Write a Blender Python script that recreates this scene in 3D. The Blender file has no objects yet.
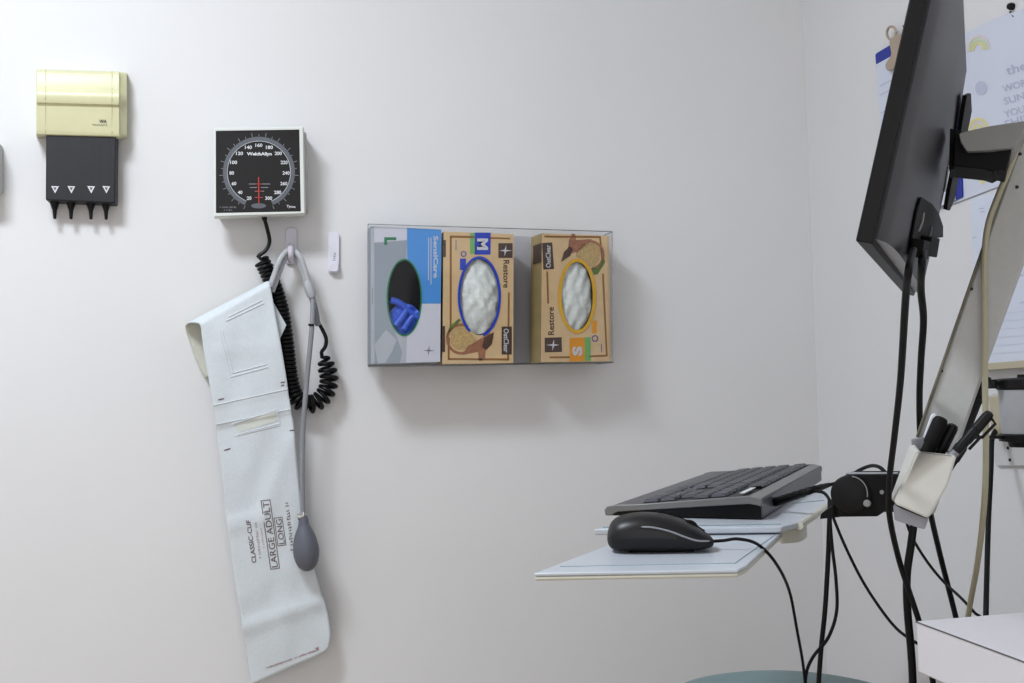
import bpy, bmesh, math, random
from mathutils import Vector, Matrix
random.seed(7)
col = bpy.context.scene.collection
V = Vector
# ------------------------------------------------------------------ camera model
F, CX, CY, H = 1100.0, 512.0, 341.5, 1.1
PITCH, ROLL, YAW = math.radians(2.52), math.radians(-1.4), math.radians(-13)
R = Matrix.Rotation(YAW, 3, 'Z') @ Matrix.Rotation(math.pi/2 + PITCH, 3, 'X') @ Matrix.Rotation(ROLL, 3, 'Z')
C0 = V((0, 0, H))
WY, WX = 1.98, 1.0709          # back wall and right wall planes
cam_d = bpy.data.cameras.new('camera'); cam = bpy.data.objects.new('camera', cam_d); col.objects.link(cam)
cam.matrix_world = Matrix.Translation(C0) @ R.to_4x4()
cam_d.sensor_width = 36; cam_d.lens = F * 36 / 1024; cam_d.clip_start = .02
bpy.context.scene.camera = cam
# design helpers: the point of a real plane that a measured photo pixel falls on
def ray(x, y): return R @ V(((x-CX)/F, -(y-CY)/F, -1))
def onp(x, y, n, c):
    r = ray(x, y); n = V(n); return C0 + r * ((c - C0.dot(n)) / r.dot(n))
def onY(x, y, Y): return onp(x, y, (0, 1, 0), Y)
def onX(x, y, X): return onp(x, y, (1, 0, 0), X)
def onZ(x, y, Z): return onp(x, y, (0, 0, 1), Z)
def atD(x, y, d): return C0 + ray(x, y) * d
T = math.radians(13); A = math.radians(23)
camx = V((math.cos(T), -math.sin(T), 0)); camf = V((math.sin(T), math.cos(T), 0)); UZ = V((0, 0, 1))
w_ = math.sin(A)*camx + math.cos(A)*camf      # workstation: depth axis
n_ = math.cos(A)*camx - math.sin(A)*camf      # workstation: from user towards arm
def onW(x, y, c): return onp(x, y, w_, c)
def WP(a, c, z): return n_*a + w_*c + UZ*z
# ------------------------------------------------------------------ materials
def lin(c): return tuple(((v/255)/12.92 if v/255 <= .04045 else ((v/255+.055)/1.055)**2.4) for v in c)
def mat(name, rgb, rough=.5, metal=0, noise=.03, scale=40, bump=0, spec=.5, coat=0, trans=0, sss=0, emit=None):
    m = bpy.data.materials.new(name); m.use_nodes = True; nt = m.node_tree; b = nt.nodes['Principled BSDF']
    c = lin(rgb); b.inputs['Roughness'].default_value = rough; b.inputs['Metallic'].default_value = metal
    b.inputs['Specular IOR Level'].default_value = spec; b.inputs['Coat Weight'].default_value = coat
    tc = nt.nodes.new('ShaderNodeTexCoord'); nz = nt.nodes.new('ShaderNodeTexNoise'); nz.inputs['Scale'].default_value = scale
    nz.inputs['Detail'].default_value = 4
    nt.links.new(tc.outputs['Object'], nz.inputs['Vector'])
    rp = nt.nodes.new('ShaderNodeValToRGB')
    rp.color_ramp.elements[0].position = .3; rp.color_ramp.elements[1].position = .7
    rp.color_ramp.elements[0].color = tuple(v*(1-noise) for v in c) + (1,)
    rp.color_ramp.elements[1].color = tuple(min(1, v*(1+noise)) for v in c) + (1,)
    nt.links.new(nz.outputs['Fac'], rp.inputs['Fac']); nt.links.new(rp.outputs['Color'], b.inputs['Base Color'])
    if bump:
        bp = nt.nodes.new('ShaderNodeBump'); bp.inputs['Strength'].default_value = bump; bp.inputs['Distance'].default_value = .002
        nt.links.new(nz.outputs['Fac'], bp.inputs['Height']); nt.links.new(bp.outputs['Normal'], b.inputs['Normal'])
    if trans: b.inputs['Transmission Weight'].default_value = trans
    if sss: b.inputs['Subsurface Weight'].default_value = sss; b.inputs['Subsurface Radius'].default_value = (.01, .01, .01)
    return m
def clear(name, rgb, alpha, rough=.08):
    m = bpy.data.materials.new(name); m.use_nodes = True; nt = m.node_tree; nt.nodes.clear()
    o = nt.nodes.new('ShaderNodeOutputMaterial'); mx = nt.nodes.new('ShaderNodeMixShader'); t = nt.nodes.new('ShaderNodeBsdfTransparent')
    g = nt.nodes.new('ShaderNodeBsdfGlossy'); lw = nt.nodes.new('ShaderNodeLayerWeight'); mp = nt.nodes.new('ShaderNodeMapRange')
    lw.inputs['Blend'].default_value = .2; mp.inputs['To Min'].default_value = alpha; mp.inputs['To Max'].default_value = .22 if alpha < .1 else .6
    t.inputs['Color'].default_value = lin(rgb) + (1,); g.inputs['Roughness'].default_value = rough; g.inputs['Color'].default_value = (.9, .92, .95, 1)
    nt.links.new(lw.outputs['Fresnel'], mp.inputs['Value']); nt.links.new(mp.outputs['Result'], mx.inputs['Fac'])
    nt.links.new(t.outputs[0], mx.inputs[1]); nt.links.new(g.outputs[0], mx.inputs[2]); nt.links.new(mx.outputs[0], o.inputs['Surface'])
    return m
M = dict(
 wall=mat('painted_wall', (225, 225, 226), .75, noise=.012, scale=2.5, bump=.02),
 wall2=mat('painted_side_wall', (222, 222, 224), .75, noise=.012, scale=2.5, bump=.02),
 floor=mat('vinyl_floor', (206, 188, 168), .5, noise=.08, scale=9),
 ceil=mat('ceiling_paint', (236, 236, 234), .9, noise=.02, scale=30),
 cream=mat('cream_plastic', (213, 211, 174), .38, noise=.02),
 creamd=mat('cream_seam', (168, 160, 120), .6),
 char=mat('charcoal_plastic', (38, 39, 44), .5, noise=.08),
 chard=mat('charcoal_groove', (34, 34, 38), .5),
 black=mat('black_plastic', (13, 13, 15), .45, noise=.1, spec=.35),
 blackg=mat('glossy_black', (10, 10, 12), .3, noise=.1, spec=.3),
 blackm=mat('matte_black', (11, 11, 12), .65, noise=.1, spec=.3),
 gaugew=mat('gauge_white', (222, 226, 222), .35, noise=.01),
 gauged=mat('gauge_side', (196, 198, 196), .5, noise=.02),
 dial=mat('dial_black', (20, 18, 21), .4, noise=.06, scale=15),
 ring=mat('dial_ring_grey', (104, 108, 116), .5),
 ink=mat('white_ink', (218, 220, 224), .6),
 inkd=mat('dim_ink', (150, 150, 155), .6),
 red=mat('red_needle', (208, 70, 58), .4),
 hook=mat('lilac_hook_plastic', (214, 211, 222), .3, noise=.02, spec=.6),
 strip=mat('white_hook_plastic', (228, 228, 238), .35, noise=.02),
 hose=mat('grey_rubber', (142, 144, 150), .5, noise=.04),
 hosel=mat('pale_vinyl_tubing', (184, 187, 191), .35, noise=.03),
 bulb=mat('grey_bulb_rubber', (104, 107, 117), .5, noise=.06),
 metal=mat('chrome', (205, 205, 205), .22, 1, noise=.03),
 cuff=mat('white_cuff_fabric', (214, 221, 226), .7, noise=.03, scale=260, bump=.15),
 cuffi=mat('cream_cuff_lining', (206, 208, 197), .8, noise=.04, scale=200, bump=.1),
 cuffl=mat('cuff_window_vinyl', (214, 218, 212), .4, noise=.03),
 stitch=mat('cuff_stitch', (232, 236, 240), .7),
 print_=mat('brown_print', (112, 96, 96), .7),
 printr=mat('pinkish_print', (172, 142, 146), .7),
 acry=clear('clear_acrylic', (250, 250, 251), .012),
 acrye=clear('acrylic_edge', (190, 196, 196), .35, .2),
 lbox=mat('glove_box_silver', (196, 202, 208), .45, noise=.03, scale=12),
 lboxw=mat('glove_box_white', (224, 226, 234), .45, noise=.02, scale=12),
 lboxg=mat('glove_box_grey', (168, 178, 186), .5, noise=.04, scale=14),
 blue=mat('glove_box_blue', (88, 162, 232), .45, noise=.03, scale=12),
 green=mat('print_green', (52, 140, 96), .5),
 gloveb=mat('blue_nitrile', (62, 104, 214), .4, noise=.12, scale=60, bump=.4),
 glovew=mat('white_nitrile', (234, 240, 234), .35, noise=.09, scale=110, bump=.8),
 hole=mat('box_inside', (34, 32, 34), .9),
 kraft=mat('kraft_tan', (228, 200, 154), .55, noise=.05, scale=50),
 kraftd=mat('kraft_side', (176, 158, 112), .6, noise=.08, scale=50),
 kraftl=mat('kraft_brown_line', (158, 112, 62), .55, noise=.08, scale=60),
 brown=mat('label_brown', (88, 68, 58), .5, noise=.06),
 rblue=mat('ring_blue', (42, 76, 200), .4),
 ryel=mat('ring_yellow', (236, 186, 44), .4),
 orange=mat('tag_orange', (242, 166, 36), .45),
 lgreen=mat('tag_green', (130, 192, 116), .5),
 oats=mat('oat_grain_print', (206, 178, 124), .6, noise=.3, scale=420),
 scoop=mat('scoop_brown', (172, 122, 92), .6, noise=.2, scale=120),
 scoopd=mat('scoop_dark', (96, 70, 58), .6, noise=.3, scale=150),
 leaf=mat('leaf_green', (112, 140, 66), .6, noise=.2, scale=90),
 purple=mat('print_purple', (112, 104, 168), .5),
 tray=mat('tray_white', (198, 204, 212), .3, noise=.015, scale=20),
 traye=mat('tray_rim_cream', (206, 205, 192), .4, noise=.02),
 trayl=mat('tray_line', (150, 168, 176), .5),
 kb=mat('keyboard_body', (92, 92, 97), .4, noise=.04),
 kbrim=mat('keyboard_rim', (118, 118, 117), .32, noise=.04),
 kbd=mat('keyboard_deck', (22, 22, 26), .45),
 key=mat('keycap_grey', (66, 68, 76), .36, noise=.05),
 label=mat('silver_label', (224, 228, 232), .3),
 mouse=mat('mouse_black', (28, 27, 29), .4, noise=.12, scale=30),
 moused=mat('mouse_side', (12, 12, 15), .5, noise=.1),
 gloss=mat('grey_gloss_line', (150, 150, 156), .2),
 arm=mat('arm_grey_paint', (184, 185, 183), .42, noise=.025, scale=160),
 armc=mat('arm_cap_grey', (146, 146, 144), .4, noise=.02),
 armt=mat('arm_edge_olive', (112, 108, 92), .45, noise=.05),
 bin=mat('bin_cream_white', (208, 208, 202), .35, noise=.015),
 bing=mat('bin_base_grey', (142, 142, 146), .45),
 mon=mat('monitor_back_grey', (48, 47, 53), .42, noise=.04, scale=14),
 mone=mat('monitor_bezel', (17, 16, 19), .45, spec=.35),
 monb=mat('monitor_underside', (150, 151, 156), .4, noise=.04),
 screen=mat('monitor_screen', (10, 10, 13), .12),
 beige=mat('beige_cable', (176, 171, 148), .5),
 beigep=mat('beige_plastic', (190, 182, 160), .5),
 cable=mat('black_cable', (9, 9, 11), .5, spec=.3),
 paper=mat('poster_paper', (210, 215, 229), .7, noise=.015, scale=8),
 paper2=mat('calendar_paper', (214, 220, 234), .7, noise=.015, scale=8),
 navy=mat('clipboard_blue', (40, 56, 156), .4),
 tan=mat('clip_tan', (176, 160, 144), .45, noise=.06),
 rain1=mat('rainbow_sand', (216, 208, 206), .7), rain2=mat('rainbow_yellow', (222, 214, 150), .7), rain3=mat('rainbow_green', (200, 214, 178), .7),
 cloud=mat('cloud_grey', (190, 196, 214), .7), letter=mat('poster_letters', (182, 188, 206), .8),
 plate=mat('outlet_plate', (206, 208, 208), .4), can=mat('canister_grey', (172, 174, 178), .35, noise=.03),
 white=mat('white_laminate', (214, 212, 216), .45, noise=.01),
 seam=mat('dark_seam', (96, 94, 96), .6),
 teal=mat('teal_vinyl', (126, 150, 153), .45, noise=.05, bump=.05),
)
# ------------------------------------------------------------------ object helpers
WL = {}
def wl(o):
    return WL.get(o.name, V((0, 0, 0))) if o else V((0, 0, 0))
def thing(name, label, cat, loc, group=None):
    o = bpy.data.objects.new(name, None); col.objects.link(o); o.location = loc; o.empty_display_size = .02
    WL[o.name] = V(loc); o['label'] = label; o['category'] = cat
    if group: o['group'] = group
    return o
def tag(o, label, cat, group=None):
    o['label'] = label; o['category'] = cat
    if group: o['group'] = group
    return o
def mesh(name, vs, fs, m, parent=None, smooth=False, bevel=0, seg=2, solid=0, sub=0, loc=None, ang=35):
    if parent is not None: loc = wl(parent)
    elif loc is None:
        loc = sum((V(v) for v in vs), V((0, 0, 0))) / len(vs)
    me = bpy.data.meshes.new(name); me.from_pydata([tuple(V(v)-V(loc)) for v in vs], [], [tuple(f) for f in fs])
    bm = bmesh.new(); bm.from_mesh(me)
    if not solid: bmesh.ops.recalc_face_normals(bm, faces=bm.faces)
    bm.to_mesh(me); bm.free()
    ms = m if isinstance(m, (list, tuple)) else [m]
    for k in ms: me.materials.append(M[k])
    o = bpy.data.objects.new(name, me); col.objects.link(o)
    if parent is not None: o.parent = parent
    else: o.location = loc
    WL[o.name] = V(loc)
    if smooth or bevel:
        for p in me.polygons: p.use_smooth = True
        me.set_sharp_from_angle(angle=math.radians(ang))
    if sub:
        s = o.modifiers.new('sub', 'SUBSURF'); s.levels = sub; s.render_levels = sub
    if solid:
        s = o.modifiers.new('solid', 'SOLIDIFY'); s.thickness = solid; s.offset = 0
    if bevel:
        b = o.modifiers.new('bev', 'BEVEL'); b.width = bevel; b.segments = seg; b.limit_method = 'ANGLE'; b.angle_limit = math.radians(40)
    return o
def prism(pts, off):
    n = len(pts); vs = [V(p) for p in pts] + [V(p)+V(off) for p in pts]
    fs = [tuple(range(n)), tuple(reversed(range(n, 2*n)))] + [(i, (i+1) % n, n+(i+1) % n, n+i) for i in range(n)]
    return vs, fs
def loft(a, b):
    n = len(a); return list(a)+list(b), [tuple(range(n)), tuple(reversed(range(n, 2*n)))] + [(i, (i+1) % n, n+(i+1) % n, n+i) for i in range(n)]
def joinm(*parts):
    vs, fs = [], []
    for v, f in parts:
        k = len(vs); vs += list(v); fs += [tuple(i+k for i in q) for q in f]
    return vs, fs
def obox(o, ax, ay, az):        # oriented box from a corner and three edge vectors
    return prism([o, o+ax, o+ax+ay, o+ay], az)
def cr(pts, n=8):               # catmull-rom
    P = [V(p) for p in pts]; P = [P[0]*2-P[1]] + P + [P[-1]*2-P[-2]]; out = []
    for i in range(1, len(P)-2):
        for k in range(n):
            t = k/n; a, b, c, d = P[i-1:i+3]
            out.append(.5*((2*b)+(c-a)*t+(2*a-5*b+4*c-d)*t*t+(3*b-a-3*c+d)*t**3))
    out.append(P[-2]); return out
def tube(pts, r, ns=10, caps=True):
    P = [V(p) for p in pts]; rr = r if isinstance(r, (list, tuple)) else [r]*len(P); vs, fs = [], []
    up = None
    for i, p in enumerate(P):
        t = (P[min(i+1, len(P)-1)]-P[max(i-1, 0)]).normalized()
        if up is None:
            up = t.orthogonal().normalized()
        up = (up - t*up.dot(t)).normalized(); s = t.cross(up)
        for k in range(ns):
            a = 2*math.pi*k/ns; vs.append(p + (up*math.cos(a)+s*math.sin(a))*rr[i])
    for i in range(len(P)-1):
        for k in range(ns):
            fs.append((i*ns+k, i*ns+(k+1) % ns, (i+1)*ns+(k+1) % ns, (i+1)*ns+k))
    if caps: fs += [tuple(reversed(range(ns))), tuple(range((len(P)-1)*ns, len(P)*ns))]
    return vs, fs
def rtube(pxs, r, n=8): return tube(cr(pxs, n), r)
def rnd(poly, r, k=4):          # round the corners of a 2-D polygon
    out = []; n = len(poly)
    for i in range(n):
        p, a, b = V(poly[i]), V(poly[i-1]), V(poly[(i+1) % n])
        ra = min(r, (a-p).length*.45); rb = min(r, (b-p).length*.45)
        s, e = p+(a-p).normalized()*ra, p+(b-p).normalized()*rb
        for j in range(k+1):
            t = j/k; out.append(tuple(s*(1-t)**2 + p*2*t*(1-t) + e*t*t))
    return out
def lathe(profile, center, ns=32, axis=UZ):
    ax = V(axis).normalized(); u = ax.orthogonal().normalized(); v = ax.cross(u); vs, fs = [], []
    for (r, h) in profile:
        for k in range(ns):
            a = 2*math.pi*k/ns; vs.append(V(center)+ax*h+(u*math.cos(a)+v*math.sin(a))*r)
    for i in range(len(profile)-1):
        for k in range(ns): fs.append((i*ns+k, i*ns+(k+1) % ns, (i+1)*ns+(k+1) % ns, (i+1)*ns+k))
    fs += [tuple(reversed(range(ns))), tuple(range((len(profile)-1)*ns, len(profile)*ns))]
    return vs, fs
_txt = {}
def glyphs(s, bold=0):
    if (s, bold) in _txt: return _txt[(s, bold)]
    c = bpy.data.curves.new('lettering', 'FONT'); c.body = s; c.size = 1; c.offset = bold; c.resolution_u = 3
    o = bpy.data.objects.new('lettering', c); col.objects.link(o); dg = bpy.context.evaluated_depsgraph_get(); dg.update()
    me = bpy.data.meshes.new_from_object(o.evaluated_get(dg)); vs = [tuple(v.co) for v in me.vertices]; fs = [tuple(p.vertices) for p in me.polygons]
    bpy.data.objects.remove(o); bpy.data.meshes.remove(me)
    x0, x1 = min(v[0] for v in vs), max(v[0] for v in vs); y0, y1 = min(v[1] for v in vs), max(v[1] for v in vs)
    r = ([((v[0]-(x0+x1)/2)/(x1-x0), (v[1]-(y0+y1)/2)/(y1-y0)) for v in vs], fs); _txt[(s, bold)] = r; return r
def text_px(s, pm, cx, cy, wpx, hpx, ang=0, bold=.02):
    """lettering of measured width and height, turned by ang (degrees, clockwise on the page), mapped onto a surface by pm"""
    g, fs = glyphs(s, bold); a = math.radians(ang); vs = []
    for (x, y) in g:
        X, Y = x*wpx, -y*hpx
        vs.append(pm(cx+X*math.cos(a)-Y*math.sin(a), cy+X*math.sin(a)+Y*math.cos(a)))
    return vs, fs
def strokes_px(pm, cx, cy, w, h, ang, t=.55, step=2.2, seed=4):
    """print too small to read: a row of short marks"""
    rr = random.Random(seed); a = math.radians(ang); out = []; x = -w/2
    while x < w/2:
        if rr.random() > .12:
            y1 = h/2*rr.uniform(.6, 1); 
            q = [(x, -y1), (x+step*.35*rr.choice((0, 1)), y1)]
            q = [(cx+u*math.cos(a)-v*math.sin(a), cy+u*math.sin(a)+v*math.cos(a)) for u, v in q]
            out.append(line_px(q, t, pm))
            if rr.random() > .4:
                yy = rr.choice((-1, 0, 1))*h*.4; q = [(x, yy), (x+step*.6, yy)]
                q = [(cx+u*math.cos(a)-v*math.sin(a), cy+u*math.sin(a)+v*math.cos(a)) for u, v in q]; out.append(line_px(q, t, pm))
        x += step
    return joinm(*out)
def poly_px(pts, pm): return [pm(x, y) for x, y in pts], [tuple(range(len(pts)))]
def rect(x0, y0, x1, y1): return [(x0, y0), (x1, y0), (x1, y1), (x0, y1)]
def ell(cx, cy, rx, ry, n=40, a0=0, a1=360): 
    m = n if a1-a0 >= 360 else n+1
    return [(cx+rx*math.cos(math.radians(a0+(a1-a0)*k/n)), cy+ry*math.sin(math.radians(a0+(a1-a0)*k/n))) for k in range(m)]
def ring_px(cx, cy, rx, ry, t, pm, a0=0, a1=360, n=48):
    full = a1-a0 >= 360; o = ell(cx, cy, rx, ry, n, a0, a1); i = ell(cx, cy, rx-t, ry-t, n, a0, a1); k = len(o)
    return [pm(*p) for p in o]+[pm(*p) for p in i], [(j, (j+1) % k, k+(j+1) % k, k+j) for j in range(k if full else k-1)]
def line_px(pts, t, pm):
    vs, fs = [], []
    for (a, b) in zip(pts[:-1], pts[1:]):
        a, b = V(a), V(b); d = (b-a).normalized(); q = V((-d.y, d.x))*t/2; k = len(vs)
        vs += [pm(*(a-d*t*.3+q)), pm(*(b+d*t*.3+q)), pm(*(b+d*t*.3-q)), pm(*(a-d*t*.3-q))]; fs.append((k, k+1, k+2, k+3))
    return vs, fs
def struct(o): o['kind'] = 'structure'; return o
# ------------------------------------------------------------------ room shell
XL, YF, ZC = -2.0, -1.6, 2.5
def slab(name, p, d, m): 
    vs, fs = prism(p, d); return struct(mesh(name, vs, fs, m))
slab('wall_back', [V((XL-.1, WY, 0)), V((WX+.1, WY, 0)), V((WX+.1, WY, ZC)), V((XL-.1, WY, ZC))], (0, .1, 0), 'wall')
slab('wall_right', [V((WX, YF, 0)), V((WX, WY, 0)), V((WX, WY, ZC)), V((WX, YF, ZC))], (.1, 0, 0), 'wall2')
slab('wall_left', [V((XL, YF, 0)), V((XL, WY, 0)), V((XL, WY, ZC)), V((XL, YF, ZC))], (-.1, 0, 0), 'wall')
slab('floor', [V((XL-.1, YF, 0)), V((WX+.1, YF, 0)), V((WX+.1, WY+.1, 0)), V((XL-.1, WY+.1, 0))], (0, 0, -.1), 'floor')
slab('ceiling', [V((XL-.1, YF, ZC)), V((WX+.1, YF, ZC)), V((WX+.1, WY+.1, ZC)), V((XL-.1, WY+.1, ZC))], (0, 0, .1), 'ceil')
slab('baseboard_back', [V((XL, WY-.012, 0)), V((WX, WY-.012, 0)), V((WX, WY-.012, .1)), V((XL, WY-.012, .1))], (0, .012, 0), 'char')
slab('baseboard_right', [V((WX-.012, YF, 0)), V((WX-.012, WY-.012, 0)), V((WX-.012, WY-.012, .1)), V((WX-.012, YF, .1))], (.012, 0, 0), 'char')
# ------------------------------------------------------------------ lights
def area(name, loc, sx, sy, power, rgb, rot=(0, 0, 0)):
    l = bpy.data.lights.new(name, 'AREA'); l.shape = 'RECTANGLE'; l.size = sx; l.size_y = sy; l.energy = power; l.color = rgb
    o = bpy.data.objects.new(name, l); col.objects.link(o); o.location = loc; o.rotation_euler = rot; return o
area('ceiling_lamp', (-.62, .92, 2.47), .48, .30, 23.5, (.86, .925, 1))
wd = bpy.data.worlds.new('world'); bpy.context.scene.world = wd; wd.use_nodes = True
wd.node_tree.nodes['Background'].inputs[0].default_value = (.99, .985, .99, 1); wd.node_tree.nodes['Background'].inputs[1].default_value = .96
sc = bpy.context.scene; sc.view_settings.view_transform = 'Standard'; sc.view_settings.look = 'None'; sc.view_settings.exposure = .32; sc.view_settings.gamma = .9
# ------------------------------------------------------------------ ear specula dispenser
def pY(d, eps=0):
    return lambda x, y: onY(x, y, WY-d-eps)
def plate_on_wall(pts, d): return [onY(x, y, WY-d) for x, y in pts]
sp = thing('specula_dispenser', 'cream wall dispenser with four black ear specula tubes hanging below', 'dispenser', onY(80, 200, WY-.001))
# housing: profile lofted from left to right
prof = [(71, .000), (71, .030), (74, .037), (88, .040), (92, .046), (98, .0485), (104, .045), (106, .041), (108, .040), (131, .042), (136, .039), (138, .030), (139, .000)]
def sec(x, dy, sc=1): return [onY(x, (y-105)*sc+105+dy, WY-max(d, .0005)) for y, d in prof]
Ls = sec(36.5, -1.6); La = sec(45.5, -1); Rs = sec(119.5, .6, 1.0)
Lw = [onY(x, y, WY-.0005) for x, y in [(34, 69.5)]]
vs, fs = loft(Ls, Rs); housing = mesh('housing', vs, fs, 'cream', sp, bevel=.0012)
rb = [onY(127, (y-105)*.96+105+.5, WY-max(d*.6, .0005)) for y, d in prof]
vs, fs = loft([onY(119.2, (y-105)*.985+105.6, WY-max(d*.92, .0005)) for y, d in prof], rb); mesh('side_cheek', vs, fs, 'cream', sp, bevel=.001)
for x in (45.4, 111.8):
    s = [(onY(x, (y-105)*1.0+105+(-1.6+2.2*(x-36)/83), WY-d-.0003)) for y, d in prof[1:12]]
    s2 = [(onY(x+.7, (y-105)*1.0+105+(-1.6+2.2*(x-36)/83), WY-d-.0003)) for y, d in prof[1:12]]
    mesh('seam_line', s+s2, [(i, i+1, 12+i-1+0, 11+i) for i in range(10)], 'creamd', housing)
vs, fs = text_px('WA', pY(.0425), 103, 121.2, 7.5, 3.2, 1); mesh('maker_initials', vs, fs, 'char', housing)
vs, fs = text_px('WELCH ALLYN', pY(.0425), 99.5, 124.8, 15, 1.7, 1, 0); mesh('maker_name', vs, fs, 'char', housing)
vs, fs = prism([onY(46, 131, WY-.036), onY(116, 132, WY-.036), onY(115.3, 203, WY-.036), onY(45.6, 200, WY-.036)], (0, .0355, 0))
tb = mesh('tube_block', vs, fs, 'char', sp, bevel=.002)
for x in (56, 67, 76, 81.5, 92, 100, 109):
    vs, fs = poly_px(rect(x, 137, x+.7 if x != 76 else x+5, 198), pY(.0362)); mesh('groove', vs, fs, 'chard' if x != 76 else 'char', tb)
for i, x in enumerate((54.7, 71, 90.8, 106)):
    nz = mesh('speculum_nozzle', *lathe([(.0074, .004), (.0076, -.002), (.0062, -.006), (.0036, -.014), (.0026, -.0255), (.0022, -.0285), (.0012, -.0285)], onY(x, 202+.3*i, WY-.02), 20), 'black', sp, smooth=True)
    vs, fs = poly_px([(x-3.6, 186), (x+4.2, 186.3), (x+.4, 193.4)], pY(.0366)); tri = mesh('size_triangle', vs, fs, 'ink', tb)
    vs, fs = poly_px([(x-1.6, 187.3), (x+2.0, 187.4), (x+.3, 190.6)], pY(.037)); mesh('triangle_mark', vs, fs, 'ring', tri)
# sliver of a wall device at the frame's left edge
vs, fs = prism([onY(-52, 140, WY-.05), onY(-3.5, 139, WY-.05), onY(-3.2, 190, WY-.05), onY(-52, 193, WY-.05)], (0, .0495, 0))
tag(mesh('wall_dispenser', vs, fs, 'gauged', bevel=.004), 'beige edge of a wall device cut off beside the cream specula dispenser', 'dispenser')
# ------------------------------------------------------------------ aneroid gauge
ga = thing('aneroid_gauge', 'square white framed blood pressure gauge with black dial and red needle', 'gauge', onY(259, 172, WY-.001))
D = .058
outer = rnd([(213.2, 127.6), (304.0, 126.4), (305.8, 214.2), (213.6, 217.4)], 2.0)
inner = [(215.9, 130.9), (299.3, 129.5), (300.9, 211.4), (216, 213.0)]
vs, fs = prism([onY(x, y, WY-D) for x, y in outer], (0, .022, 0)); mesh('case', vs, fs, 'gaugew', ga, bevel=.0012)
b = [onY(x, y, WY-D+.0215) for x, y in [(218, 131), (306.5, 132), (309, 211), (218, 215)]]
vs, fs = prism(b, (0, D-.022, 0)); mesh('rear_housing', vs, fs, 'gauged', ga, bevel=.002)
e = D+.0012; vs, fs = prism([onY(x, y, WY-e) for x, y in inner], (0, .002, 0)); dial = mesh('dial_face', vs, fs, 'dial', ga)
# raised frame lip around the dial
po = [onY(x, y, WY-D-.003) for x, y in [(214.2, 128.6), (303, 127.5), (304.6, 213.2), (214.6, 216.3)]]; pi_ = [onY(x, y, WY-D-.003) for x, y in inner]
vs = po+pi_+[p+V((0, .0035, 0)) for p in po+pi_]
fs = [(i, (i+1) % 4, 4+(i+1) % 4, 4+i) for i in range(4)]+[(8+i, 12+i, 12+(i+1) % 4, 8+(i+1) % 4) for i in range(4)]+[(i, 8+i, 8+(i+1) % 4, (i+1) % 4) for i in range(4)]+[(4+i, 4+(i+1) % 4, 12+(i+1) % 4, 12+i) for i in range(4)]
mesh('frame_lip', vs, fs, 'gaugew', ga, bevel=.0006)
g0 = pY(e, .0006); g1 = pY(e, .001); dcx, dcy = 258.9, 172.3
mesh('dial_ring', *ring_px(dcx, dcy, 36, 35.6, 4.2, g0, 113, 427, 90), 'ring', dial)
mesh('dial_ring_highlight', *ring_px(dcx, dcy, 31.9, 31.5, .5, g0, 113, 427, 90), 'ink', dial)
parts = []
for k in range(0, 31):
    a = math.radians(-90-157.5+k*10.5); l0, l1 = 36.2, (39.6 if k % 2 == 0 else 37.8)
    parts.append(line_px([(dcx+l0*math.cos(a), dcy+l0*math.sin(a)), (dcx+l1*math.cos(a), dcy+l1*math.sin(a))], .55, g1))
mesh('scale_ticks', *joinm(*parts), 'inkd', dial)
parts = []
for k, v in enumerate(range(20, 301, 20)):
    a = math.radians(-90+(v-160)*22.7/20); s = str(v)
    parts.append(text_px(s, g1, dcx+27.2*math.cos(a), dcy+27.4*math.sin(a)+.3, 2.35*len(s), 3.6, 0, .03))
mesh('scale_numbers', *joinm(*parts), 'ink', dial)
mesh('maker_name', *text_px('WelchAllyn', g1, 259.3, 154.3, 25, 4.4, 0, .045), 'ink', dial)
mesh('small_print', *joinm(*[line_px([(x0, y), (x1, y)], .75, g1) for x0, x1, y in [(249, 256.5, 184), (261, 270, 184), (250, 257, 187.5), (261, 268, 187.5), (255, 258, 191.2), (260, 264, 191.2), (255.5, 262.5, 197.5)]]), 'inkd', dial)
mesh('zero_plate', *poly_px(ell(258.6, 205.8, 7.5, 2.6, 20), g0), 'ring', dial)
mesh('needle', *joinm(line_px([(258.6, 177.5), (258.9, 203)], 1.0, pY(e, .0018)), line_px([(254.8, 197.5), (262.6, 197.5)], .6, pY(e, .0018)), line_px([(255.5, 191), (262, 191)], .5, pY(e, .0018)), line_px([(255.5, 184), (262, 184)], .5, pY(e, .0018))), 'red', dial)
mesh('corner_print', *joinm(strokes_px(g1, 227.8, 207.3, 16, 1.5, 0, .4, 1.3), strokes_px(g1, 228.5, 210.2, 9, 1.3, 0, .4, 1.3)), 'inkd', dial)
mesh('corner_logo', *text_px('Tycos', g1, 291, 206.8, 9, 3.2, 4, .03), 'ink', dial)
mesh('hose_port', *lathe([(.0045, .006), (.0045, -.004), (.0035, -.006)], onY(264.5, 217, WY-.04), 14), 'black', ga, smooth=True)
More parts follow.
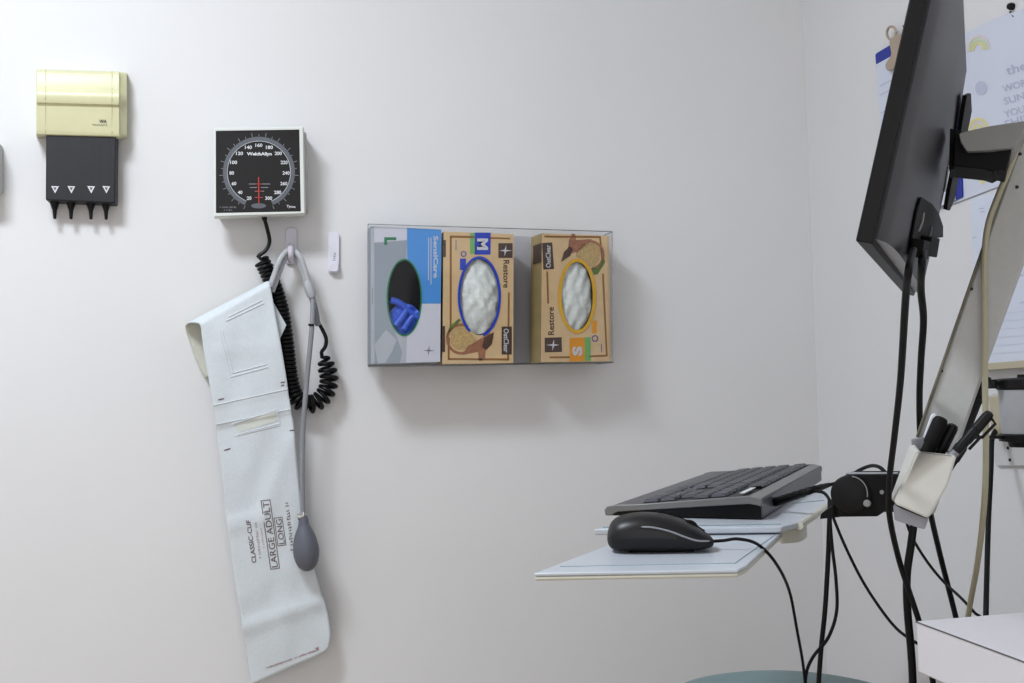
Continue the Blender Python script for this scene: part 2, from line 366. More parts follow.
# ------------------------------------------------------------------ hooks
def hook_plate(name, x0, y0, x1, y1, m, label, hookpart):
    t = thing(name, label, 'hook', onY((x0+x1)/2, y1, WY-.001))
    vs, fs = prism([onY(x, y, WY-.006) for x, y in rnd(rect(x0, y0, x1, y1), 4.5, 5)], (0, .0055, 0)); b = mesh('base_plate', vs, fs, m, t, bevel=.001)
    return t
h1 = hook_plate('adhesive_hook', 285.3, 227.5, 297, 264, 'hook', 'lilac tinted adhesive wall hook holding the white cuff tubing', 1)
mesh('hook_arm', *tube(cr([onY(291, 244, WY-.007), onY(291, 255, WY-.012), onY(291, 261, WY-.026), onY(291, 255, WY-.04), onY(291, 246, WY-.043)], 5), [.004+.0015*min(1, i/8) for i in range(21)], 12), 'hook', h1, smooth=True)
h2 = hook_plate('adhesive_hook', 328, 232, 339.3, 273.5, 'strip', 'small empty white adhesive hook right of the hanging cuff tubing', 0)
mesh('hook_arm', *prism([onY(x, y, WY-.012) for x, y in rnd([(329.6, 263), (338.3, 262), (338.8, 271.5), (329.2, 272)], 3)], (0, .006, 0)), 'strip', h2, bevel=.001)
mesh('grey_mark', *strokes_px(pY(.0064), 334.4, 258, 12, 2.2, -82, .5, 1.8), 'inkd', h2)
# ------------------------------------------------------------------ coiled hose
cp = [(261, 260), (267, 271), (274, 287), (281, 311), (286, 345), (290, 378), (297, 399), (312, 404), (325, 394), (329, 378), (323.5, 357)]
path = cr([onY(x, y, WY-.022) for x, y in cp], 24)
L = [0]
for a, b in zip(path[:-1], path[1:]): L.append(L[-1]+(b-a).length)
def at(s):
    for i in range(len(L)-1):
        if L[i+1] >= s: return path[i].lerp(path[i+1], (s-L[i])/(L[i+1]-L[i])), (path[i+1]-path[i]).normalized()
    return path[-1], (path[-1]-path[-2]).normalized()
pts = [onY(x, y, WY-d) for x, y, d in [(264.5, 219, .038), (267, 228, .034), (269.5, 241, .03), (266, 250, .03), (258, 256, .03)]]
pts = cr(pts, 6)
s, ph = 0.0, math.pi*.5; yv = V((0, -1, 0))
while s < L[-1]:
    p, t = at(s); u = t.cross(yv).normalized(); fr = s/L[-1]
    rad = .0115 if fr < .62 else .0115+.0025*min(1, (fr-.62)/.1); pitch = .0072 if fr < .62 else .0072+.0045*min(1, (fr-.62)/.15)
    if fr > .95: rad *= max(.35, 1-(fr-.95)*10)
    pts.append(p+(u*math.cos(ph)+yv*math.sin(ph))*rad)
    ph += 2*math.pi/14; s += pitch/14
pts += cr([onY(x, y, WY-d) for x, y, d in [(321.5, 352, .03), (325.5, 346, .03), (326, 338, .03), (321.5, 328, .03), (317, 320, .03)]], 6)
tag(mesh('coiled_hose', *tube(pts, .0033, 8), 'black', smooth=True), 'black coiled rubber hose hanging from the gauge behind the white cuff', 'hose')
# ------------------------------------------------------------------ blood pressure cuff
cu = thing('blood_pressure_cuff', 'long white fabric blood pressure cuff hanging from the wall hook', 'blood pressure cuff', onY(285, 690, WY-.001))
def nz(x, y): return math.sin(x*.11+y*.043)*.5+math.sin(x*.05-y*.09+1.3)*.35+math.sin(x*.23+y*.017+.7)*.2
def bumpy(x, y):
    d = 0
    for (x0, y0, x1, y1, wd_, am) in [(222, 528, 262, 516, 6, .0045), (232, 632, 318, 602, 7, .005), (262, 520, 290, 440, 8, .002), (240, 600, 300, 560, 12, .002), (215, 352, 270, 346, 6, .0012), (250, 470, 262, 425, 9, .002), (280, 600, 326, 640, 9, .002)]:
        dx, dy = x1-x0, y1-y0; l2 = dx*dx+dy*dy; t = ((x-x0)*dx+(y-y0)*dy)/l2; tc = max(0, min(1, t))
        q = math.hypot(x-(x0+dx*tc), y-(y0+dy*tc)); sd = ((x-x0)*dy-(y-y0)*dx)
        d += am*math.exp(-(q/wd_)**2)
    return d
def Df(x, y):                     # distance of the front sheet from the wall
    base = .056 if y < 330 else .056-.022*min(1, (y-330)/340)
    seam1 = 409-.205*(x-213); seam2 = 428-.2*(x-216)
    s = 1/(1+math.exp((y-seam1)*1.5)); s2 = 1/(1+math.exp((y-seam2)*1.2))
    return base + .0016*nz(x, y) + bumpy(x, y) + .004*s + .003*s2*(1-s)
rows = [((206, 379), (276, 345), .010), ((197, 362), (273, 322), .008), ((189, 340), (270, 298), .010), ((185.5, 328), (268.6, 286), .020), ((187.5, 323.5), (267.8, 282), .034),
        ((193.5, 322.6), (268.6, 281.2), .048), ((200, 325), (270, 285), None), ((202, 338), (273, 300), None), ((204, 352), (276, 318), None), ((208, 375), (280.5, 342), None), ((212.5, 402), (286.5, 378), None), ((213.2, 408), (288.3, 392), None),
        ((215, 418), (290, 402), None), ((216.2, 427), (291.5, 412), None), ((218, 441), (294, 428), None), ((221.5, 470), (296, 452), None), ((224.5, 500), (298.5, 480), None),
        ((228, 532), (303, 515), None), ((234, 575), (312, 558), None), ((239.5, 608), (320, 588), None), ((243.5, 635), (327, 610), None), ((247.5, 662), (330.5, 632), None), ((252, 686), (331, 650), None)]
NU, NV = 34, 5; LR = cr([V((l[0], l[1], 0)) for l, r, d in rows], NV); RR = cr([V((r[0], r[1], 0)) for l, r, d in rows], NV)
DD = []
for i, (l, r, d) in enumerate(rows): DD.append(d)
vs = []; nr = len(LR)
for i in range(nr):
    f = i/NV; i0 = min(int(f), len(rows)-2); t = f-i0
    for j in range(NU+1):
        u = j/NU; x = LR[i].x*(1-u)+RR[i].x*u; y = LR[i].y*(1-u)+RR[i].y*u
        d0, d1 = DD[i0], DD[i0+1]
        d0 = Df(x, y) if d0 is None else d0+ (0 if i0 > 4 else .014*u)
        d1 = Df(x, y) if d1 is None else d1+ (0 if i0+1 > 4 else .014*u)
        d = d0*(1-t)+d1*t
        if i == nr-1 or i > nr-6:      # rounded bottom-right corner
            k = (i-(nr-6))/5
            if u > .9: x -= (u-.9)*10*3.0*k*k; y -= (u-.9)*10*1.5*k
        vs.append(onY(x, y, WY-d))
fs = [(i*(NU+1)+j, i*(NU+1)+j+1, (i+1)*(NU+1)+j+1, (i+1)*(NU+1)+j) for i in range(nr-1) for j in range(NU)]
cs = mesh('cuff_sheet', vs, fs, ['cuff', 'cuffi'], cu, smooth=True, solid=.0022, ang=180)
for p in cs.data.polygons:
    if p.index < NU*NV*4: p.material_index = 1
cs.modifiers['solid'].material_offset = 0
def cf(eps): return lambda x, y: onY(x, y, WY-Df(x, y)-.0013-eps)
cfp = cf(.0006)
def dens(pts, k=14):
    out = []
    for a, b in zip(pts[:-1], pts[1:]):
        out += [(a[0]+(b[0]-a[0])*i/k, a[1]+(b[1]-a[1])*i/k) for i in range(k)]
    return out+[pts[-1]]
st = []
for q in [[(219, 330), (230.5, 377), (268, 367)], [(222, 331), (233, 373), (267, 364)], [(228, 317), (262, 300)], [(226, 321), (264, 303)], [(212.8, 405.5), (287.5, 389)], [(215.4, 424.5), (291, 409)], [(235, 436), (280, 425), (277, 408)], [(232.5, 424), (276, 410)], [(238, 434), (279, 423.6)]]:
    st.append(tube([cfp(*p) for p in dens(q)], .0006, 6))
mesh('stitching', *joinm(*st), 'stitch', cs)
def gridquad(q, pm, n=12):
    a, b, c, d = [V(p) for p in q]; v = []
    for i in range(n+1):
        for j in range(n+1):
            s, t = j/n, i/n; p = a*(1-s)*(1-t)+b*s*(1-t)+c*s*t+d*(1-s)*t; v.append(pm(p.x, p.y))
    return v, [(i*(n+1)+j, i*(n+1)+j+1, (i+1)*(n+1)+j+1, (i+1)*(n+1)+j) for i in range(n) for j in range(n)]
mesh('window_strip', *gridquad([(236, 424.5), (275, 411), (277.5, 421), (238.5, 432.5)], cf(.0004)), 'cuffl', cs)
for q in [[(218.5, 399.8), (223.5, 398.6)], [(224.5, 450.3), (230, 448.6)], [(281, 382.6), (284.5, 382)], [(281.3, 385.5), (284, 385)], [(290, 430.6), (294, 430)]]: mesh('index_dash', *line_px(q, 1.1, cfp), 'print_', cs)
cfd = cf(.0005)
lets = [text_px('CLASSIC-CUF', cfd, 251.2, 541.5, 43, 4.6, -98, .012), text_px('LARGE ADULT', cfd, 270.3, 534.5, 66, 6.2, -98, .0), text_px('LONG', cfd, 280.3, 531.5, 25, 5.6, -98, .0)]
def boxl(cx, cy, w, h, a):
    a = math.radians(a); c = [(-w/2, -h/2), (w/2, -h/2), (w/2, h/2), (-w/2, h/2), (-w/2, -h/2)]
    return [(cx+x*math.cos(a)-y*math.sin(a), cy+x*math.sin(a)+y*math.cos(a)) for x, y in c]
lets += [line_px(dens(boxl(270.3, 534.5, 69, 9, -98), 6), .7, cfd), line_px(dens(boxl(280.0, 531.5, 28, 8, -98), 4), .6, cfd)]
mesh('size_lettering', *joinm(*lets), 'print_', cs)
mesh('small_lettering', *joinm(strokes_px(cfd, 257.8, 539, 38, 2.4, -98, .5, 1.9), strokes_px(cfd, 262.5, 538, 20, 1.5, -98, .4, 1.7)), 'printr', cs)
mesh('side_lettering', *strokes_px(cfd, 289.6, 526.5, 48, 3.4, -97, .7, 2.8), 'print_', cs)
mesh('edge_line', *joinm(strokes_px(cfd, 292, 659, 54, 1.2, -19.5, .8, 1.2), poly_px([(314.5, 648.4), (318.5, 646.8), (319, 650.5)], cfd)), 'printr', cs)
# corner flap behind the sheet
fp = [(269, 292), (287, 325), (279, 341), (274, 318)]
vs, fs = prism([onY(268, 293, WY-.050), onY(286.5, 325, WY-.046), onY(279, 341, WY-.046), onY(270, 318, WY-.050)], (0, .003, 0)); mesh('corner_flap', vs, fs, 'cuff', cu, bevel=.0008)
# vinyl tubing of the cuff over the hook
tp = [(270, 287, .050), (274, 276, .048), (279.5, 261, .046), (286, 252, .040), (293, 250.5, .036), (300, 257, .040), (305, 270, .04), (308.5, 283, .04)]
mesh('cuff_tube', *rtube([onY(x, y, WY-d) for x, y, d in tp], .0049), 'hosel', cu, smooth=True)
tp = [(272, 292, .044), (277, 279, .040), (284, 261, .034), (290, 254, .032), (297, 256, .032), (302, 268, .033), (306.5, 284, .036)]
mesh('cuff_tube', *rtube([onY(x, y, WY-d) for x, y, d in tp], .0044), 'hosel', cu, smooth=True)
mesh('tube_connector', *tube([onY(x, y, WY-.039) for x, y in [(307, 281), (308, 285), (311.5, 295), (312, 298)]], [.0062, .0085, .0085, .006], 16), 'hosel', cu, smooth=True)
mesh('branch_hose', *rtube([onY(x, y, WY-d) for x, y, d in [(311.5, 296, .039), (315, 309, .038), (317, 321, .036), (318.5, 325, .034)]], .0055), 'hose', cu, smooth=True)
# ------------------------------------------------------------------ inflation bulb
ib = thing('inflation_bulb', 'grey rubber squeeze bulb on a thin grey hose in front of the cuff', 'inflation bulb', onY(306.5, 571, WY-.06))
mesh('hose', *rtube([onY(x, y, WY-d) for x, y, d in [(313, 300, .045), (312.5, 318, .054), (310.8, 340, .06), (306, 390, .062), (303, 430, .062), (302.2, 480, .062), (303, 512, .062), (303.8, 522, .062)]], .0043), 'hose', ib, smooth=True)
mesh('hose_clip', *tube([onY(x, y, WY-.0585) for x, y in [(311.2, 324), (311.0, 326)]], .005, 10), 'black', ib, smooth=True)
c = onY(303.4, 520, WY-.062); ax = (onY(308, 571, WY-.062)-c); hl = ax.length
pr = [(.004, -.012), (.0075, -.006), (.0085, 0.0), (.009, hl*.1), (.014, hl*.2), (.0195, hl*.36), (.0222, hl*.55), (.0222, hl*.68), (.019, hl*.84), (.0135, hl*.94), (.006, hl*.995), (.001, hl)]
mesh('bulb', *lathe(pr, c, 32, ax), 'bulb', ib, smooth=True, sub=1)
mesh('release_valve', *joinm(lathe([(.0045, 0), (.005, .003), (.005, .010), (.0035, .0105)], onY(303.5, 516, WY-.064), 16, (-1, 0, -.1)), lathe([(.0045, 0), (.0045, .012)], onY(303.2, 519, WY-.064), 16, (.1, 0, 1))), 'metal', ib, smooth=True)
# ------------------------------------------------------------------ clear glove box holder
HD = .094
gh = thing('glove_box_holder', 'clear acrylic wall holder carrying three disposable glove boxes', 'glove box holder', onY(490, 366, WY-.001))
TLh, TRh, BRh, BLh = (368, 224), (612.5, 231.5), (613.5, 362.5), (368, 366.3)
def wallward(p, Y): return V((p.x, Y, p.z))
q = [onY(x, y, WY-HD) for x, y in (TLh, TRh, BRh, BLh)]
qb = [wallward(p, WY-.0002) for p in q]; qb[0].x += .0088; qb[3].x += .0088; tk = .0022
vs, fs = prism([p+V((0, .0, 0)) for p in q], (0, tk, 0)); mesh('front_panel', vs, fs, 'acry', gh)
for nm, i, j, off in (('left_panel', 0, 3, V((tk, 0, 0))), ('right_panel', 1, 2, V((-tk, 0, 0))), ('bottom_panel', 3, 2, V((0, 0, tk))), ('back_panel', None, None, None)):
    if i is None:
        vs, fs = prism([p+V((0, -.002, 0)) for p in qb], (0, .002, 0)); mesh(nm, vs, fs, 'acry', gh); continue
    e0 = V((0, tk+.0003, 0)); vs, fs = prism([q[i]+e0, q[j]+e0, qb[j]+V((0, -.0025, 0)), qb[i]+V((0, -.0025, 0))], off); mesh(nm, vs, fs, 'acry', gh)
ed = []
for i in range(4): ed.append(tube([q[i]+V((0, .001, 0)), q[(i+1) % 4]+V((0, .001, 0))], .0008, 6))
for i in (1, 2): ed.append(tube([q[i], qb[i]], .0007, 6))
mesh('polished_edges', *joinm(*ed), 'acrye', gh)
def holed_front(corners, cx, cy, rx, ry, pm, n=48):
    """flat panel with an oval opening"""
    x0, y0 = corners[0]; res = []; outp = []
    for k in range(n):
        a = 2*math.pi*k/n; dx, dy = math.cos(a)*rx, math.sin(a)*ry; best = 1e9
        for i in range(4):
            p, r = V(corners[i]), V(corners[(i+1) % 4]); e_ = r-p; den = dx*e_.y-dy*e_.x
            if abs(den) < 1e-9: continue
            t = ((p.x-cx)*e_.y-(p.y-cy)*e_.x)/den; s_ = ((p.x-cx)*dy-(p.y-cy)*dx)/den
            if t > 0 and -1e-6 <= s_ <= 1+1e-6: best = min(best, t)
        outp.append((cx+dx*best, cy+dy*best))
    inn = ell(cx, cy, rx, ry, n)
    # snap nearest outline points onto the true corners
    for c_ in corners:
        k = min(range(n), key=lambda i: (outp[i][0]-c_[0])**2+(outp[i][1]-c_[1])**2); outp[k] = tuple(c_)
    return [pm(*p) for p in outp]+[pm(*p) for p in inn], [(k, (k+1) % n, n+(k+1) % n, n+k) for k in range(n)]
def carton(name, label, corners, frontp, depthv, cx, cy, rx, ry, mfront, mside, glove_mat, glove_fn, group='disposable glove boxes in the wall holder'):
    qf = [frontp(0)(*c_) for c_ in corners]; t = thing(name, label, 'glove box', (qf[2]+qf[3])/2, group)
    fv = holed_front(corners, cx, cy, rx, ry, frontp(0)); body = mesh('carton_front', *fv, mfront, t, solid=.0006)
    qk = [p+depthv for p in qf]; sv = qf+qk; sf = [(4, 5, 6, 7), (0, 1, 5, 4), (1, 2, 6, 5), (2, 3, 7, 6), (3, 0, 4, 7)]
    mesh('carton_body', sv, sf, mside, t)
    k = V(depthv).normalized()
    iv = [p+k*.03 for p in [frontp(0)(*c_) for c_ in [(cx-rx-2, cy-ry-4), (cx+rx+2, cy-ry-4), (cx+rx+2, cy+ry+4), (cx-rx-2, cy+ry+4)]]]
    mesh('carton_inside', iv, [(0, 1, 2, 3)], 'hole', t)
    glove_fn(t, k)
    return t, body
def glove_heap(t, k, fr, cx, cy, rx, ry, m, bulge, yc=None, seed=1, n=26):
    rnd_ = random.Random(seed); vs = []; ph = [(rnd_.uniform(.2, .7), rnd_.uniform(.2, .7), rnd_.uniform(0, 6)) for _ in range(6)]
    for i in range(n+1):
        for j in range(n+1):
            u, v = -1+2*j/n, -1+2*i/n; x, y = cx+rx*u*math.sqrt(max(0, 1-v*v/2)), cy+ry*v*math.sqrt(max(0, 1-u*u/2))
            r2 = min(1, (x-cx)**2/rx**2+(y-cy)**2/ry**2)
            h = bulge*(1-r2)+sum(math.sin(x*a*1.1+y*b*.7*(-1)**q_i+c_) for q_i, (a, b, c_) in enumerate(ph))*.0006+rnd_.uniform(-.0006, .0006)
            p = fr(0)(x, y)+k*(.006-h); vs.append(p)
    fs = [(i*(n+1)+j, i*(n+1)+j+1, (i+1)*(n+1)+j+1, (i+1)*(n+1)+j) for i in range(n) for j in range(n)]
    return mesh('glove_bundle', vs, fs, m, t, smooth=True, ang=180)
# --- silver and blue carton, size L
fL = lambda eps: pY(.088, eps)
kd = V((0, .060, 0))
def gl(t, k):
    m = glove_heap(t, k, fL, 405, 320, 16.5, 17, 'gloveb', .001, seed=3)
    for s_ in ([(391, 300), (400, 303), (411, 312), (419, 318)], [(396, 326), (402, 318), (410, 306)], [(404, 330), (412, 318), (419, 312)]):
        mesh('glove_finger', *rtube([fL(0)(x, y)+k*.004 for x, y in s_], .006, 6), 'gloveb', m, smooth=True)
cL = [(370.5, 226), (441.5, 229.5), (440.2, 362), (370.8, 364)]
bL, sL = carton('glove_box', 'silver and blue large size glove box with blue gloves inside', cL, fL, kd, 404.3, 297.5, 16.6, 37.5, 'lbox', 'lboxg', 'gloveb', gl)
p1 = fL(.0006); p2 = fL(.0010)
mesh('white_top_band', *poly_px([(371, 226.5), (407, 228), (407, 240), (371, 243)], p1), 'lboxw', bL)
def around(poly, pm, cx=404.3, cy=297.5, rx=16.6, ry=37.5):   # clip polygon away from the opening: right-hand panels
    return poly
arc = lambda a0, a1: ell(404.3, 297.5, 16.9, 37.9, 14, a0, a1)
mesh('blue_panel', *poly_px([(407, 228), (441.2, 229.8), (440.8, 303.5), (421.4, 303.5)]+arc(9, -80), p1), 'blue', bL)
mesh('white_panel', *poly_px([(421, 303.8), (440.7, 303.8), (440.2, 361.6), (406, 362.6), (407, 336)]+arc(85, 12), p1), 'lboxw', bL)
mesh('grey_swoosh', *joinm(poly_px([(374, 243), (407, 240.5), (406, 259), (396, 264), (389.5, 278), (387.5, 300), (390, 320), (396, 335), (402, 352), (400, 362.6), (374, 363.5)], p1)), 'lboxg', bL)
mesh('pale_swoosh', *poly_px([(374, 345), (386, 330), (397, 340), (392, 352), (385, 363.2), (378, 363.4)], p2), 'lbox', bL)
mesh('side_fold', *poly_px([(370.6, 226.2), (374.2, 226.4), (374.6, 363.7), (370.9, 363.8)], p2), 'lbox', bL)
mesh('opening_edge', *ring_px(404.3, 297.5, 17.8, 38.7, 1.6, fL(.0014)), 'green', bL)
mesh('size_letter', *text_px('L', p2, 390.2, 241, 7.5, 12, 90, .05), 'green', bL)
mesh('brand_lettering', *joinm(text_px('SensiCare', p2, 435.8, 257, 42, 4.6, 90, .03), line_px([(431, 238), (431, 284)], .8, p2), line_px([(428.6, 238), (428.6, 280)], .8, p2)), 'ink', bL)
def star(cx, cy, s, pm, rot=0):
    pts = []
    for k in range(8):
        a = math.radians(rot-90+45*k+(8 if k in (2, 6) else 0)); r = (s*1.15, s*.2, s*.95, s*.22, s*1.0, s*.22, s*.95, s*.2)[k]
        pts.append((cx+r*math.cos(a), cy+r*math.sin(a)))
    return poly_px(pts, pm)
mesh('star_emblem', *star(428.8, 350.5, 5.2, p2, 90), 'inkd', bL)
mesh('side_print', *joinm(line_px([(372.5, 288), (372.5, 304)], .6, fL(.0012)),), 'inkd', bL)
# --- kraft carton, size M
fM = lambda eps: pY(.087, eps)
def gm(t, k): glove_heap(t, k, fM, 479.3, 296.5, 20, 37.5, 'glovew', .012, seed=5)
cM = [(443.6, 231.5), (513.6, 234.3), (513.2, 363), (442.2, 364)]
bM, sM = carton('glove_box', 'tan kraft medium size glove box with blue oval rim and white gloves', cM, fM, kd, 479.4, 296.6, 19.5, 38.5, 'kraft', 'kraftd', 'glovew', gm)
m1, m2, m3 = fM(.0006), fM(.0010), fM(.0014)
for part_ in (line_px([(450.6, 330), (450.8, 236.6), (474, 237)], 2.0, m1), line_px([(490, 238), (509.5, 238.6)], 1.6, m1), line_px([(508.8, 293), (508.5, 326)], 1.8, m1), line_px([(448.8, 338), (448.6, 359), (508, 359.5), (508.2, 355)], 2.0, m1)): mesh('brown_border', *part_, 'kraftl', bM)
for q_e in (rect(442.8, 240, 445.8, 257), rect(442.2, 326, 445, 352)): mesh('edge_print', *poly_px(q_e, m1), 'brown', bM)
mesh('green_tab', *poly_px(rect(470, 233, 475.5, 254), m1), 'lgreen', bM)
mesh('size_tab', *poly_px(rect(474.8, 232.6, 490.6, 254.6), m1), 'rblue', bM)
mesh('size_letter', *text_px('M', m2, 482.6, 244.2, 11.5, 11, 90, .05), 'ink', bM)
mesh('logo_square', *poly_px(rect(498.4, 243.2, 512.6, 258), m1), 'brown', bM)
mesh('star_emblem', *star(505.4, 250.6, 6, m2, 90), 'ink', bM)
mesh('brand_lettering', *text_px('Restore', m1, 506.3, 274, 28, 6.0, 90, .018), 'brown', bM)
mesh('name_label', *poly_px(rect(501.6, 326.5, 511.8, 354.5), m1), 'brown', bM)
mesh('name_lettering', *text_px('OatClear', m2, 506.2, 340.6, 24, 5.2, 90, .02), 'ink', bM)
mesh('small_print', *joinm(ring_px(463.6, 254, 3, 3, 1.2, m1), line_px([(456, 240), (456, 250)], .7, m1)), 'purple', bM)
mesh('blue_tab', *poly_px(rect(460, 258.5, 466, 270), m1), 'rblue', bM)
mesh('scoop', *joinm(ring_px(461, 339, 15, 15.5, 2.6, m2, 20, 300), poly_px([(468, 346), (490, 333), (494, 338), (486, 344), (485, 360), (479, 361), (478, 352), (462, 355)], m1)), 'scoop', bM)
mesh('oats', *poly_px([(451, 331), (457, 323.5), (463, 322), (468, 331), (474, 336), (477, 339), (472, 344), (464, 350), (456, 350), (450, 343)], m1), 'oats', bM)
mesh('scoop_tip', *poly_px([(484, 338), (494, 332), (492, 344), (486, 350), (482, 347)], m2), 'scoopd', bM)
mesh('leaf', *poly_px([(446, 336), (450, 326), (459, 318.5), (461, 320), (453, 329)], m2), 'leaf', bM)
mesh('opening_edge', *ring_px(479.4, 296.6, 21.6, 40.4, 2.6, fM(.0018), 118, 440, 60), 'rblue', bM)
# --- kraft carton, size S, turned in its slot
PA, PB = onY(542, 300, WY-.088), onY(610.5, 300, WY-.066)
dS = (V((PB.x, PB.y, 0))-V((PA.x, PA.y, 0))).normalized(); nS = V((dS.y, -dS.x, 0)); 
if nS.y > 0: nS = -nS
def fS(eps): return lambda x, y: onp(x, y, nS, PA.dot(nS)+eps)
def gs(t, k): glove_heap(t, k, fS, 577, 296, 16, 34.5, 'glovew', .009, seed=9)
cS = [(542, 233.2), (608.5, 235.8), (610.8, 361.3), (541, 362.2)]
kS = -nS*.052+V((.001, 0, 0))
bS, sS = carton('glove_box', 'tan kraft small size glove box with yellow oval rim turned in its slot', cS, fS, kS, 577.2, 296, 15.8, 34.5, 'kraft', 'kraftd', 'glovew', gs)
s1, s2, s3 = fS(.0006), fS(.0010), fS(.0014)
for part_ in (line_px([(545, 236.5), (600, 237), (602.5, 262)], 1.8, s1), line_px([(547.2, 272), (548.2, 303)], 1.8, s1), line_px([(603, 274), (606.8, 355.6), (589, 356.4)], 1.8, s1), line_px([(550, 357.4), (569, 357.2)], 1.8, s1)): mesh('brown_border', *part_, 'kraftl', bS)
mesh('name_label', *poly_px([(542.2, 243), (552.2, 242.4), (554, 269), (543.4, 269.6)], s1), 'brown', bS)
mesh('name_lettering', *text_px('OatClear', s2, 548.2, 256.2, 23, 5, -91, .02), 'ink', bS)
mesh('logo_square', *poly_px([(544.6, 337.8), (561.6, 337.2), (562, 352), (544.8, 352.4)], s1), 'brown', bS)
mesh('star_emblem', *star(553.2, 345, 6.2, s2, -90), 'ink', bS)
mesh('brand_lettering', *text_px('Restore', s1, 551, 321, 28, 6.2, -91, .018), 'brown', bS)
mesh('size_tab', *poly_px([(569.5, 338), (584.6, 337.4), (585, 361), (569.6, 361.3)], s1), 'orange', bS)
mesh('size_letter', *text_px('S', s2, 577.4, 351, 9.5, 10, -90, .05), 'ink', bS)
mesh('green_tab', *poly_px([(584.6, 337.4), (590.4, 337), (591, 360.8), (585, 361)], s1), 'lgreen', bS)
mesh('small_print', *joinm(ring_px(595, 338.5, 3.4, 3.4, 1.2, s1), line_px([(601.3, 344), (601.6, 352)], .8, s1)), 'purple', bS)
mesh('orange_note', *joinm(poly_px([(592, 321), (596.8, 320.6), (597, 333), (592.2, 333.4)], s1)), 'orange', bS)
mesh('scoop', *joinm(ring_px(590, 255, 14.5, 15, 2.4, s2, 190, 440), poly_px([(569, 240), (572, 233.5), (575, 234), (576, 240), (592, 239), (586, 247), (576, 252), (567, 255)], s1)), 'scoop', bS)
mesh('oats', *poly_px([(576, 250), (586, 244), (595, 243), (600, 250), (599.5, 260), (594, 268), (588, 266), (582, 260), (576, 257)], s1), 'oats', bS)
mesh('scoop_tip', *poly_px([(561, 262), (564, 252), (570, 246), (573, 249), (570, 256)], s2), 'scoopd', bS)
mesh('leaf', *poly_px([(591, 268), (598, 268), (604, 258), (605, 262), (598, 274), (594, 275)], s2), 'leaf', bS)
mesh('opening_edge', *ring_px(577.2, 296, 19, 37.5, 3.4, fS(.0018), 0, 360, 60), 'ryel', bS)
# printed side face of the turned carton
def side_pt(u, y): # u 0 front .. 1 back
    p = fS(0)(541.6, y); return p+kS*u+V((-.0006, 0, 0))
mesh('side_print', [side_pt(u, y) for u, y in [(.0, 243), (.75, 243), (.75, 262), (.0, 262)]]+[side_pt(u, y) for u, y in [(.02, 328), (.3, 328), (.3, 352), (.02, 352)]], [(0, 1, 2, 3), (4, 5, 6, 7)], 'brown', bS)
# ------------------------------------------------------------------ papers and fixtures on the right wall
def pX(d=0): return lambda x, y: onX(x, y, WX-d)
cb = thing('clipboard', 'blue clipboard with white sheet hung on the wall behind the monitor', 'clipboard', onX(915, 220, WX-.002))
vs, fs = prism([onX(x, y, WX-.006) for x, y in rnd([(875.2, 54), (955, 6), (962, 197), (888, 226)], 2)], (.005, 0, 0)); mesh('board', vs, fs, 'navy', cb)
vs, fs = poly_px([(876, 64.5), (957, 20), (955.5, 200), (888, 227)], pX(.0068)); sh = mesh('sheet', vs, fs, 'paper2', cb)
mesh('sheet_print', *joinm(*[line_px([(880+k*.4, 86+k*9), (892, 80+k*9)], 1.0, pX(.0073)) for k in (0, 1, 3)]), 'cloud', sh)
cl = mesh('clip', *prism([onX(x, y, WX-.018) for x, y in rnd([(888.5, 40), (896, 34), (906, 34), (906, 60), (897, 62), (893, 70), (886, 71), (884.5, 64), (891, 55)], 2.5)], (.010, 0, 0)), 'tan', cb, bevel=.002)
mesh('clip_ring', *tube([onX(x, y, WX-.014) for x, y in ell(891.5, 33, 4.6, 6.6, 24)]+[onX(896.1, 33, WX-.014)], .0022, 8), 'tan', cl, smooth=True)
mesh('clip_wire', *tube([onX(903, 26, WX-.014), onX(907, 32, WX-.014)], .0012, 6), 'black', cl)
po = thing('rainbow_poster', 'white sheet with pastel rainbows and grey hand lettering on the wall', 'poster', onX(1000, 190, WX-.002))
pv = [(948, 47), (966, 33.5), (985, 23), (1006, 14), (1024, 9), (1075, -10), (1075, 168), (1024, 180), (994, 188), (950, 205)]
vs, fs = prism([onX(x, y, WX-.003) for x, y in pv], (.0012, 0, 0)); sh = mesh('sheet', vs, fs, 'paper', po)
q_ = pX(.0036)
for (cx, cy, s_) in ((978.5, 50, 1), (978.5, 132, .95), (1050, 30, 1)):
    for k, (r, m) in enumerate(((12, 'rain1'), (9.3, 'rain2' if cy > 100 else 'rain3'), (6.6, 'rain2'))):
        if cy > 100: m = ('rain2', 'rain1', 'rain2')[k]
        mesh('rainbow_band', *ring_px(cx, cy, r*s_, r*1.25*s_, 2.4, q_, 172, 368-10, 20), m, sh)
mesh('cloud', *joinm(poly_px(ell(981, 88, 6, 7, 16), q_)), 'cloud', sh)
mesh('yellow_mark', *poly_px(ell(982.5, 176, 3.4, 8, 16), q_), 'rain2', sh)
lt = [text_px('the', q_, 1016, 68, 21, 9, -17, .005), text_px('WORLD', q_, 1020, 84, 36, 7, -17, .005), text_px('SUNNY', q_, 1022, 96, 38, 7, -17, .005), text_px('YOU CAN', q_, 1026, 108, 46, 7, -17, .005), text_px('SHINE', q_, 1022, 119, 36, 7, -17, .005)]
mesh('hand_lettering', *joinm(*lt), 'letter', sh)
ca = thing('wall_calendar', 'plain ruled white sheet with beige backing pinned below the rainbow poster', 'calendar', onX(1000, 368, WX-.002))
vs, fs = prism([onX(x, y, WX-.006) for x, y in [(970.5, 199), (1080, 172), (1080, 355), (978, 364.5)]], (.004, 0, 0)); sh = mesh('sheet', vs, fs, 'paper2', ca)
